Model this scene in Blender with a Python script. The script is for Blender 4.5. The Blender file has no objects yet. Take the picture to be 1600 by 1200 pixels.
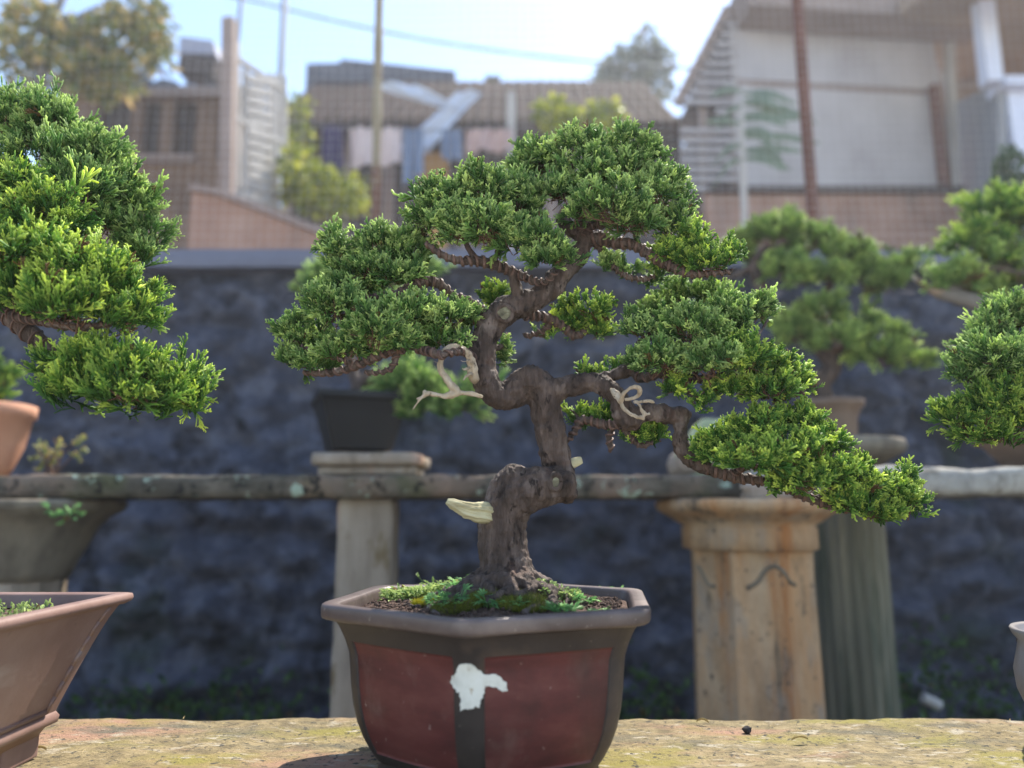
import bpy, bmesh, math, random
import numpy as np
from mathutils import Vector, noise as mnoise
from mathutils.bvhtree import BVHTree
from mathutils.geometry import delaunay_2d_cdt

rng = np.random.default_rng(7)
random.seed(7)
SC = bpy.context.scene
COL = SC.collection
PI = math.pi

# ------------------------------------------------------------------ camera
CZ = 0.66
FPX = 1164.0
PITCH = math.atan(200.0 / FPX)
FW = np.array([0, math.cos(PITCH), math.sin(PITCH)])
UPV = np.array([0, -math.sin(PITCH), math.cos(PITCH)])
RT = np.array([1.0, 0, 0])

def P(px, py, Y):
    """world point seen at photo position (px,py) and standing Y metres away"""
    d = (px - 800) * RT + (600 - py) * UPV + FPX * FW
    return np.array([0, 0, CZ]) + d * (Y / d[1])

def S(py, Y):
    """metres per photo pixel there"""
    d = (600 - py) * UPV + FPX * FW
    return Y / d[1]

cam = bpy.data.cameras.new('camera')
cam.sensor_width = 36
cam.lens = FPX / 1600 * 36
cam.clip_start = 0.02
cam.clip_end = 500
cam.dof.use_dof = True
cam.dof.focus_distance = 0.755
cam.dof.aperture_fstop = 2.5
cam.dof.aperture_blades = 0
co = bpy.data.objects.new('camera', cam)
COL.objects.link(co)
co.location = (0, 0, CZ)
co.rotation_euler = (PI / 2 + PITCH, 0, 0)
SC.camera = co

# ------------------------------------------------------------------ light
SUN_EL, SUN_AZ = math.radians(53), math.radians(33)      # azimuth: right of straight ahead
sd = Vector((math.sin(SUN_AZ) * math.cos(SUN_EL), math.cos(SUN_AZ) * math.cos(SUN_EL), math.sin(SUN_EL)))
sun = bpy.data.lights.new('sun', 'SUN')
sun.energy = 4.6
sun.angle = math.radians(0.5)
sun.color = (1.0, 0.93, 0.82)
so = bpy.data.objects.new('sun', sun)
COL.objects.link(so)
so.rotation_euler = sd.to_track_quat('Z', 'Y').to_euler()
so.location = (0, 0, 6)
W = bpy.data.worlds.new('World')
SC.world = W
W.use_nodes = True
nt = W.node_tree
nt.nodes.clear()
out = nt.nodes.new('ShaderNodeOutputWorld')
bg = nt.nodes.new('ShaderNodeBackground')
sky = nt.nodes.new('ShaderNodeTexSky')
sky.sky_type = 'NISHITA'
sky.sun_disc = False
sky.sun_elevation = SUN_EL
sky.sun_rotation = SUN_AZ
sky.air_density = 1.1
sky.dust_density = 0.35
sky.ozone_density = 1.0
bg.inputs[1].default_value = 0.15
nt.links.new(sky.outputs[0], bg.inputs[0])
nt.links.new(bg.outputs[0], out.inputs[0])
SC.view_settings.view_transform = 'Standard'
SC.view_settings.look = 'None'
SC.view_settings.exposure = 1.28
SC.view_settings.gamma = 1
SC.cycles.max_bounces = 8
SC.cycles.transparent_max_bounces = 8
SC.cycles.use_denoising = True

# ------------------------------------------------------------------ materials
def ramp(nt, fac, stops):
    r = nt.nodes.new('ShaderNodeValToRGB')
    e = r.color_ramp.elements
    while len(e) < len(stops):
        e.new(0.5)
    for i, (p, c) in enumerate(stops):
        e[i].position = p
        e[i].color = (*c, 1)
    nt.links.new(fac, r.inputs[0])
    return r.outputs[0]

def noise_node(nt, coord, scale, detail=5, rough=0.6, stretch=None, dist=0.0):
    if stretch:
        m = nt.nodes.new('ShaderNodeMapping')
        m.inputs['Scale'].default_value = stretch
        nt.links.new(coord, m.inputs[0])
        coord = m.outputs[0]
    n = nt.nodes.new('ShaderNodeTexNoise')
    n.inputs['Scale'].default_value = scale
    n.inputs['Detail'].default_value = detail
    n.inputs['Roughness'].default_value = rough
    n.inputs['Distortion'].default_value = dist
    nt.links.new(coord, n.inputs['Vector'])
    return n.outputs[0]

def mixc(nt, fac, a, b):
    m = nt.nodes.new('ShaderNodeMix')
    m.data_type = 'RGBA'
    if isinstance(fac, float):
        m.inputs[0].default_value = fac
    else:
        nt.links.new(fac, m.inputs[0])
    for v, s in ((a, m.inputs[6]), (b, m.inputs[7])):
        if isinstance(v, tuple):
            s.default_value = (*v, 1)
        else:
            nt.links.new(v, s)
    return m.outputs[2]

def mat(name, cols, scale=20, stretch=None, rough=0.8, bump=0.3, bscale=None, bstretch=None, bdist=0.004,
        over=None, metal=0.0, spec=0.3, dist=0.0, detail=6):
    """noise ramp between cols; over = list of (colour, noise scale, lo, hi, stretch) blotches laid on top"""
    m = bpy.data.materials.new(name)
    m.use_nodes = True
    t = m.node_tree
    b = t.nodes['Principled BSDF']
    tc = t.nodes.new('ShaderNodeTexCoord').outputs['Object']
    n = noise_node(t, tc, scale, detail, 0.62, stretch, dist)
    k = len(cols)
    c = ramp(t, n, [(0.28 + 0.44 * i / max(1, k - 1), cc) for i, cc in enumerate(cols)])
    for (oc, os_, lo, hi, st) in (over or []):
        f = noise_node(t, tc, os_, 4, 0.6, st)
        mr = t.nodes.new('ShaderNodeMapRange')
        mr.inputs[1].default_value = lo
        mr.inputs[2].default_value = hi
        t.links.new(f, mr.inputs[0])
        c = mixc(t, mr.outputs[0], c, oc)
    t.links.new(c, b.inputs['Base Color'])
    b.inputs['Roughness'].default_value = rough
    b.inputs['Metallic'].default_value = metal
    b.inputs['Specular IOR Level'].default_value = spec
    if bump > 0:
        bn = noise_node(t, tc, bscale or scale * 3, 6, 0.65, bstretch or stretch)
        bu = t.nodes.new('ShaderNodeBump')
        bu.inputs['Strength'].default_value = bump
        bu.inputs['Distance'].default_value = bdist
        t.links.new(bn, bu.inputs['Height'])
        t.links.new(bu.outputs[0], b.inputs['Normal'])
    return m

def leaf_mat(name, dark, mid, tip, trans=0.35, rough=0.5, brown=0.988):
    m = bpy.data.materials.new(name)
    m.use_nodes = True
    t = m.node_tree
    b = t.nodes['Principled BSDF']
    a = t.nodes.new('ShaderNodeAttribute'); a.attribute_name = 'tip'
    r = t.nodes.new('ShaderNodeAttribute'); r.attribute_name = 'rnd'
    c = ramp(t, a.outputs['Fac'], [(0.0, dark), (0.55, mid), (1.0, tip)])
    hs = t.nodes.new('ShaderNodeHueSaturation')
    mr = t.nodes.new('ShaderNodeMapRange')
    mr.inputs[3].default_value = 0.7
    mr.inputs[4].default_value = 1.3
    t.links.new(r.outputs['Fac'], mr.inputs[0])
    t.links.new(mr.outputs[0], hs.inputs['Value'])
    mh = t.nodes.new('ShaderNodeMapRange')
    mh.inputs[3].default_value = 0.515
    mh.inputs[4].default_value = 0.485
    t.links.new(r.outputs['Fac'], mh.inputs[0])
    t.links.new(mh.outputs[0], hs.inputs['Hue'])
    t.links.new(c, hs.inputs['Color'])
    gt = t.nodes.new('ShaderNodeMath'); gt.operation = 'GREATER_THAN'
    gt.inputs[1].default_value = brown
    t.links.new(r.outputs['Fac'], gt.inputs[0])
    hs_out = mixc(t, gt.outputs[0], hs.outputs[0], (0.20, 0.125, 0.05))
    t.links.new(hs_out, b.inputs['Base Color'])
    b.inputs['Roughness'].default_value = rough
    b.inputs['Specular IOR Level'].default_value = 0.22
    tr = t.nodes.new('ShaderNodeBsdfTranslucent')
    t.links.new(hs_out, tr.inputs[0])
    mx = t.nodes.new('ShaderNodeMixShader')
    mx.inputs[0].default_value = trans
    t.links.new(b.outputs[0], mx.inputs[1])
    t.links.new(tr.outputs[0], mx.inputs[2])
    t.links.new(mx.outputs[0], t.nodes['Material Output'].inputs[0])
    return m

M = {}
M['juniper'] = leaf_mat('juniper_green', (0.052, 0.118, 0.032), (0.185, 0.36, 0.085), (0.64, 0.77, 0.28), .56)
M['juniper_warm'] = leaf_mat('juniper_yellow_green', (0.044, 0.115, 0.026), (0.160, 0.35, 0.055), (0.66, 0.78, 0.16), .56)
M['juniper_soft'] = leaf_mat('juniper_pale_green', (0.11, 0.20, 0.055), (0.29, 0.45, 0.11), (0.56, 0.68, 0.20), .55)
M['weed'] = leaf_mat('weed_green', (0.08, 0.19, 0.06), (0.19, 0.40, 0.13), (0.30, 0.52, 0.18), .45)
M['moss'] = leaf_mat('moss_green', (0.06, 0.08, 0.012), (0.16, 0.18, 0.02), (0.34, 0.34, 0.05))
M['moss_yellow'] = leaf_mat('moss_yellow', (0.20, 0.20, 0.02), (0.42, 0.40, 0.03), (0.62, 0.58, 0.05))
M['creeper'] = leaf_mat('creeper_pale', (0.12, 0.20, 0.05), (0.28, 0.38, 0.12), (0.45, 0.55, 0.20))
M['autumn'] = leaf_mat('mixed_leaves', (0.09, 0.13, 0.05), (0.26, 0.27, 0.09), (0.52, 0.38, 0.14))
M['yellow_leaf'] = leaf_mat('yellow_leaves', (0.07, 0.11, 0.02), (0.25, 0.30, 0.035), (0.55, 0.55, 0.06))
M['far_leaf'] = leaf_mat('dusty_leaves', (0.07, 0.09, 0.07), (0.13, 0.16, 0.12), (0.22, 0.26, 0.18))
M['dark_leaf'] = leaf_mat('deep_leaves', (0.02, 0.05, 0.02), (0.05, 0.11, 0.03), (0.10, 0.19, 0.05))
M['bark'] = mat('juniper_bark', [(0.030, 0.021, 0.017), (0.085, 0.058, 0.046), (0.175, 0.128, 0.105)], 95, (1, 1, 0.28), 0.75, 1.0, 300, (1, 1, 0.25), 0.006,
                over=[((0.23, 0.18, 0.155), 38, 0.56, 0.70, (1, 1, .6)), ((0.022, 0.014, 0.011), 120, 0.57, 0.66, (1, 1, .4)), ((0.115, 0.06, 0.042), 22, 0.57, 0.74, None)])
M['twig'] = mat('twig_bark', [(0.07, 0.035, 0.022), (0.17, 0.09, 0.055)], 60, None, 0.8, 0)
M['wire'] = mat('wrapped_wire', [(0.06, 0.035, 0.028), (0.15, 0.09, 0.07)], 80, None, 0.55, 0.2, 200)
M['deadwood'] = mat('bleached_deadwood', [(0.26, 0.19, 0.12), (0.44, 0.35, 0.25), (0.55, 0.47, 0.37)], 90, (1, 1, .4), 0.8, 0.9, 350, None, 0.004,
                    over=[((0.20, 0.16, 0.12), 60, 0.56, 0.70, None), ((0.12, 0.085, 0.06), 170, 0.62, 0.70, None)])
M['cut_wood'] = mat('cut_wood', [(0.22, 0.18, 0.09), (0.44, 0.39, 0.23), (0.56, 0.52, 0.34)], 60, (0.25, 1, 1.6), 0.8, 0.6, 120, (0.2, 1, 1.6), 0.003)
M['scar'] = mat('healed_cut', [(0.05, 0.045, 0.03), (0.15, 0.135, 0.085), (0.30, 0.29, 0.19)], 150, None, 0.85, 0.5)
M['pot_rim'] = mat('glazed_brown_rim', [(0.060, 0.042, 0.039), (0.092, 0.067, 0.061), (0.13, 0.097, 0.088)], 28, None, 0.42, 0.25, 160, None, 0.0015,
                   over=[((0.22, 0.17, 0.15), 12, 0.54, 0.76, None), ((0.30, 0.25, 0.22), 170, 0.66, 0.74, None)], spec=0.5)
M['pot_edge'] = mat('glazed_dark_border', [(0.030, 0.023, 0.021), (0.052, 0.040, 0.035)], 34, None, 0.5, 0.2, 140, None, 0.0015,
                    over=[((0.11, 0.075, 0.055), 14, 0.56, 0.8, None), ((0.16, 0.13, 0.11), 150, 0.68, 0.76, None)])
M['pot_red'] = mat('glazed_red_panel', [(0.070, 0.022, 0.020), (0.115, 0.031, 0.028), (0.150, 0.050, 0.042)], 18, (1, 1, 2.5), 0.5, 0.25, 90, None, 0.001,
                   over=[((0.17, 0.09, 0.075), 30, 0.55, 0.80, (1, 1, .7)), ((0.28, 0.20, 0.17), 130, 0.66, 0.74, None), ((0.055, 0.026, 0.022), 13, 0.52, 0.75, (1, 1, .4))])
M['sticker'] = mat('torn_white_paper', [(0.50, 0.48, 0.42), (0.68, 0.67, 0.60), (0.74, 0.73, 0.68)], 50, None, 0.9, 0.3, 300, None, 0.001,
                   over=[((0.36, 0.27, 0.16), 90, 0.66, 0.76, None)])
M['left_pot'] = mat('matt_mauve_clay', [(0.165, 0.098, 0.080), (0.215, 0.135, 0.112), (0.26, 0.175, 0.15)], 14, None, 0.5, 0.25, 110, None, 0.001,
                    over=[((0.32, 0.25, 0.22), 9, 0.60, 0.74, (1, 1, 3)), ((0.12, 0.07, 0.055), 60, 0.66, 0.76, None)])
M['grey_pot'] = mat('grey_glaze', [(0.17, 0.15, 0.14), (0.30, 0.28, 0.27)], 12, None, 0.35, 0.1)
M['soil'] = mat('dark_grit_soil', [(0.028, 0.018, 0.013), (0.075, 0.045, 0.032), (0.16, 0.10, 0.075)], 160, None, 0.95, 0.6)
M['slab'] = mat('weathered_sandstone', [(0.10, 0.08, 0.048), (0.205, 0.16, 0.085), (0.29, 0.228, 0.12), (0.38, 0.30, 0.17)], 60, (1, 1.5, 1), 0.92, 1.0, 260, None, 0.004, detail=10,
                over=[((0.36, 0.21, 0.14), 5, 0.52, 0.64, (0.6, 2.0, 1)), ((0.25, 0.215, 0.06), 9, 0.50, 0.66, (.8, 1.6, 1)), ((0.13, 0.12, 0.085), 12, 0.54, 0.68, (0.5, 1.8, 1)), ((0.40, 0.35, 0.26), 60, 0.58, 0.68, (.6, 1.4, 1)), ((0.06, 0.055, 0.045), 150, 0.57, 0.66, None)])
M['bench_old'] = mat('mossy_old_concrete', [(0.035, 0.032, 0.025), (0.095, 0.083, 0.064), (0.20, 0.17, 0.135)], 22, (0.6, 1, 1), 0.95, 0.9, 90, None, 0.006, detail=8,
                     over=[((0.075, 0.082, 0.035), 5, 0.52, 0.68, None), ((0.22, 0.155, 0.115), 4, 0.54, 0.68, None), ((0.34, 0.42, 0.33), 24, 0.60, 0.65, None), ((0.025, 0.022, 0.018), 40, 0.56, 0.66, None)])
M['bench_pale'] = mat('pale_rough_concrete', [(0.20, 0.19, 0.17), (0.36, 0.34, 0.30), (0.46, 0.44, 0.39)], 14, None, 0.95, 0.8, 60, None, 0.006,
                      over=[((0.10, 0.085, 0.06), 12, 0.55, 0.7, None)])
M['sandstone'] = mat('stained_sandstone', [(0.25, 0.165, 0.10), (0.43, 0.30, 0.185), (0.55, 0.41, 0.27)], 14, (1.3, 1.3, 0.6), 0.9, 0.9, 70, None, 0.005, detail=9,
                     over=[((0.50, 0.28, 0.13), 6, 0.40, 0.72, (1.8, 1.8, 0.3)), ((0.38, 0.16, 0.055), 9, 0.53, 0.68, (2.2, 2.2, 0.18)), ((0.11, 0.085, 0.06), 11, 0.57, 0.70, (2.2, 2.2, 0.2)), ((0.30, 0.26, 0.215), 12, 0.54, 0.74, (1.4, 1.4, 0.5)), ((0.13, 0.10, 0.07), 18, 0.60, 0.76, (1.5, 1.5, 0.5)), ((0.07, 0.06, 0.05), 60, 0.62, 0.70, None)])
M['green_stone'] = mat('algae_green_column', [(0.085, 0.085, 0.062), (0.16, 0.155, 0.115), (0.26, 0.235, 0.17)], 9, (2.5, 2.5, 0.2), 0.95, 0.5, 40, None, 0.004,
                       over=[((0.055, 0.075, 0.05), 6, 0.50, 0.7, (2, 2, .4))])
M['grey_stone'] = mat('grey_brown_pedestal', [(0.10, 0.085, 0.065), (0.19, 0.16, 0.12), (0.27, 0.23, 0.17)], 10, (1.5, 1.5, 0.4), 0.95, 0.5, 40, None, 0.004)
M['pale_post'] = mat('lime_stained_post', [(0.16, 0.125, 0.09), (0.31, 0.255, 0.20), (0.44, 0.38, 0.31)], 9, (1.6, 1.6, 0.3), 0.95, 0.5, 60, None, 0.004,
                     over=[((0.15, 0.105, 0.05), 13, 0.57, 0.66, (1, 1, 0.45)), ((0.42, 0.26, 0.19), 7, 0.55, 0.7, (1.5, 1.5, .4))])
M['wall'] = mat('slate_painted_stone', [(0.030, 0.033, 0.048), (0.068, 0.073, 0.103), (0.125, 0.13, 0.172)], 14, None, 0.8, 1.0, 22, None, 0.03,
                over=[((0.035, 0.05, 0.035), 2.2, 0.56, 0.75, None), ((0.12, 0.125, 0.16), 7, 0.54, 0.70, None), ((0.022, 0.024, 0.034), 9, 0.56, 0.68, None)])
M['cap'] = mat('blue_grey_coping', [(0.115, 0.122, 0.165), (0.16, 0.168, 0.22)], 6, None, 0.8, 0.3, 60, None, 0.004)
M['ground'] = mat('damp_dark_earth', [(0.028, 0.026, 0.020), (0.07, 0.062, 0.045)], 9, None, 0.95, 0.8, 40, None, 0.02)
M['bounce_sheet'] = mat('pale_bounce_surface', [(0.50, 0.475, 0.43), (0.60, 0.575, 0.53)], 3, None, 0.9, 0.3)
M['terrace'] = mat('dry_earth', [(0.20, 0.13, 0.09), (0.30, 0.21, 0.15)], 2, None, 0.95, 0.5, 20, None, 0.02)
M['terracotta'] = mat('terracotta', [(0.42, 0.20, 0.12), (0.55, 0.29, 0.18)], 12, None, 0.8, 0.2)
M['black_plastic'] = mat('black_plastic', [(0.009, 0.0095, 0.011), (0.016, 0.0165, 0.018)], 10, None, 0.5, 0.1)
M['brown_pot'] = mat('brown_clay', [(0.13, 0.085, 0.06), (0.21, 0.15, 0.11)], 12, None, 0.6, 0.2)
M['mossrock'] = mat('moss_rock', [(0.24, 0.27, 0.14), (0.42, 0.46, 0.28)], 25, None, 0.95, 0.6)
M['rock'] = mat('pale_rock', [(0.25, 0.20, 0.16), (0.40, 0.33, 0.27)], 25, None, 0.9, 0.6)
M['mesh_wire'] = leaf_mat('pale_nylon_cord', (0.72, 0.73, 0.75), (0.72, 0.73, 0.75), (0.72, 0.73, 0.75), .55, brown=2.0)
M['bamboo'] = mat('bamboo_pole', [(0.16, 0.125, 0.075), (0.25, 0.205, 0.13), (0.31, 0.265, 0.18)], 8, (3, 3, .5), 0.6, 0.2, over=[((0.13, 0.06, 0.035), 5, 0.55, 0.62, (1, 1, .6))])
M['rust'] = mat('rusty_pipe', [(0.10, 0.045, 0.032), (0.19, 0.085, 0.06)], 14, (1, 1, .4), 0.75, 0.4)
M['brick'] = mat('reddish_render', [(0.23, 0.13, 0.095), (0.33, 0.20, 0.15), (0.40, 0.265, 0.21)], 3.5, None, 0.95, 0.5, 16, None, 0.01,
                 over=[((0.20, 0.145, 0.12), 3, 0.52, 0.7, (1, 1, .4))])
M['brownwall'] = mat('brown_plaster', [(0.10, 0.062, 0.045), (0.17, 0.108, 0.075), (0.23, 0.155, 0.11)], 3, None, 0.95, 0.4, 14, None, 0.01)
M['darkwood'] = mat('dark_timber', [(0.045, 0.035, 0.035), (0.10, 0.075, 0.068)], 6, (1, 1, 4), 0.85, 0.3)
M['tile'] = mat('clay_tiles', [(0.022, 0.015, 0.013), (0.046, 0.030, 0.026), (0.085, 0.056, 0.048)], 6, None, 0.95, 0.4, 30, None, 0.01, spec=0.05)
M['darktile'] = mat('dark_slate_tiles', [(0.06, 0.065, 0.085), (0.12, 0.125, 0.15)], 6, None, 0.85, 0.3)
M['whitepaint'] = mat('chalky_white_paint', [(0.33, 0.31, 0.29), (0.50, 0.475, 0.45)], 8, (1, 1, .4), 0.8, 0.2)
M['panel'] = mat('pale_board_panel', [(0.31, 0.285, 0.29), (0.38, 0.355, 0.36), (0.44, 0.415, 0.42)], 2.5, (1, 1, .6), 0.8, 0.15, 20)
M['fascia'] = mat('brown_fascia', [(0.20, 0.15, 0.13), (0.30, 0.235, 0.21)], 5, (.4, 1, 1), 0.85, 0.2)
M['soffit'] = mat('tan_soffit', [(0.30, 0.215, 0.155), (0.40, 0.30, 0.23)], 3, None, 0.85, 0.2)
M['column_white'] = mat('pale_blue_column', [(0.56, 0.60, 0.74), (0.66, 0.69, 0.80)], 4, None, 0.7, 0.1)
M['greywall'] = mat('grey_render', [(0.20, 0.205, 0.22), (0.30, 0.305, 0.32)], 4, (1, 1, .3), 0.9, 0.3)
M['tarp'] = mat('pale_blue_tarpaulin', [(0.40, 0.45, 0.56), (0.52, 0.57, 0.68)], 4, None, 0.5, 0.2)
M['cloth_purple'] = mat('purple_cloth', [(0.045, 0.035, 0.10), (0.075, 0.06, 0.15)], 9, None, 0.95, 0.2)
M['cloth_pink'] = mat('pale_pink_cloth', [(0.50, 0.40, 0.40), (0.60, 0.50, 0.49)], 9, None, 0.95, 0.2)
M['cloth_blue'] = mat('blue_cloth', [(0.15, 0.20, 0.31), (0.21, 0.27, 0.39)], 9, None, 0.95, 0.2)
M['cloth_rose'] = mat('dusty_rose_cloth', [(0.40, 0.27, 0.25), (0.50, 0.36, 0.34)], 9, None, 0.95, 0.2)
M['ochre'] = mat('ochre_board', [(0.40, 0.22, 0.07), (0.52, 0.31, 0.12)], 6, None, 0.8, 0.2)
M['cable'] = mat('black_cable', [(0.12, 0.13, 0.14), (0.17, 0.18, 0.19)], 6, None, 0.7, 0)
M['tank'] = mat('grey_blue_sheet', [(0.24, 0.25, 0.33), (0.33, 0.34, 0.42)], 6, None, 0.6, 0.1)
M['dryleaf'] = mat('dry_leaf', [(0.36, 0.26, 0.10), (0.52, 0.42, 0.2)], 60, None, 0.8, 0.2)
M['pebble'] = mat('black_pebble', [(0.02, 0.016, 0.016), (0.05, 0.04, 0.04)], 60, None, 0.8, 0.3)
M['trunk_grey'] = mat('grey_bark', [(0.12, 0.11, 0.10), (0.24, 0.22, 0.20)], 6, (1, 1, .4), 0.9, 0.6)

# ------------------------------------------------------------------ object helpers
def tag(o, label=None, cat=None, group=None, kind=None):
    if label: o['label'] = label
    if cat: o['category'] = cat
    if group: o['group'] = group
    if kind: o['kind'] = kind
    return o

def empty(name, loc, label=None, cat=None, group=None):
    o = bpy.data.objects.new(name, None)
    o.empty_display_size = 0.05
    o.location = tuple(float(v) for v in loc)
    COL.objects.link(o)
    return tag(o, label, cat, group)

def wloc(o):
    v = Vector((0, 0, 0))
    while o is not None:
        v += o.location
        o = o.parent
    return v

def link_mesh(me, name, mats, parent=None, base=None):
    """mesh given in world coordinates; moved to the parent's (or its own base) origin"""
    o = bpy.data.objects.new(name, me)
    COL.objects.link(o)
    n = len(me.vertices)
    co_ = np.empty(n * 3)
    me.vertices.foreach_get('co', co_)
    co_ = co_.reshape(-1, 3)
    if parent is not None:
        o.parent = parent
        off = np.array(wloc(parent))
    else:
        off = np.array(base) if base is not None else np.array([co_[:, 0].mean(), co_[:, 1].mean(), co_[:, 2].min()])
        o.location = tuple(float(v) for v in off)
    me.vertices.foreach_set('co', (co_ - off).ravel())
    for m in (mats if isinstance(mats, (list, tuple)) else [mats]):
        me.materials.append(m)
    me.update()
    return o

def tri_mesh(name, V, T, attrs=None, matidx=None, smooth=True):
    me = bpy.data.meshes.new(name)
    nv, nt_ = len(V), len(T)
    me.vertices.add(nv)
    me.vertices.foreach_set('co', np.ascontiguousarray(V, dtype=np.float32).ravel())
    me.loops.add(nt_ * 3)
    me.loops.foreach_set('vertex_index', np.ascontiguousarray(T, dtype=np.int32).ravel())
    me.polygons.add(nt_)
    me.polygons.foreach_set('loop_start', np.arange(0, nt_ * 3, 3, dtype=np.int32))
    me.polygons.foreach_set('loop_total', np.full(nt_, 3, dtype=np.int32))
    me.polygons.foreach_set('use_smooth', np.full(nt_, smooth))
    if matidx is not None:
        me.polygons.foreach_set('material_index', np.ascontiguousarray(matidx, dtype=np.int32))
    me.update(calc_edges=True)
    for k, a in (attrs or {}).items():
        at = me.attributes.new(k, 'FLOAT', 'POINT')
        at.data.foreach_set('value', np.ascontiguousarray(a, dtype=np.float32))
    return me

def catmull(pts, sub):
    pts = np.asarray(pts, float)
    n = len(pts)
    if n < 3:
        return np.array([pts[0] + (pts[-1] - pts[0]) * t for t in np.linspace(0, 1, sub + 1)])
    ext = np.vstack([2 * pts[0] - pts[1], pts, 2 * pts[-1] - pts[-2]])
    res = []
    for i in range(n - 1):
        p0, p1, p2, p3 = ext[i:i + 4]
        for t in np.arange(sub) / sub:
            res.append(0.5 * (2 * p1 + (p2 - p0) * t + (2 * p0 - 5 * p1 + 4 * p2 - p3) * t * t + (3 * p1 - p0 - 3 * p2 + p3) * t ** 3))
    res.append(pts[-1])
    return np.array(res)

def frames(pts):
    t = np.gradient(pts, axis=0)
    t /= np.linalg.norm(t, axis=1)[:, None] + 1e-12
    a = np.array([0, 0, 1.0]) if abs(t[0][2]) < 0.9 else np.array([1.0, 0, 0])
    u = np.cross(t[0], a); u /= np.linalg.norm(u)
    U = [u]
    for i in range(1, len(pts)):
        u = U[-1] - t[i] * np.dot(U[-1], t[i])
        u /= np.linalg.norm(u) + 1e-12
        U.append(u)
    U = np.array(U)
    return t, U, np.cross(t, U)

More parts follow.
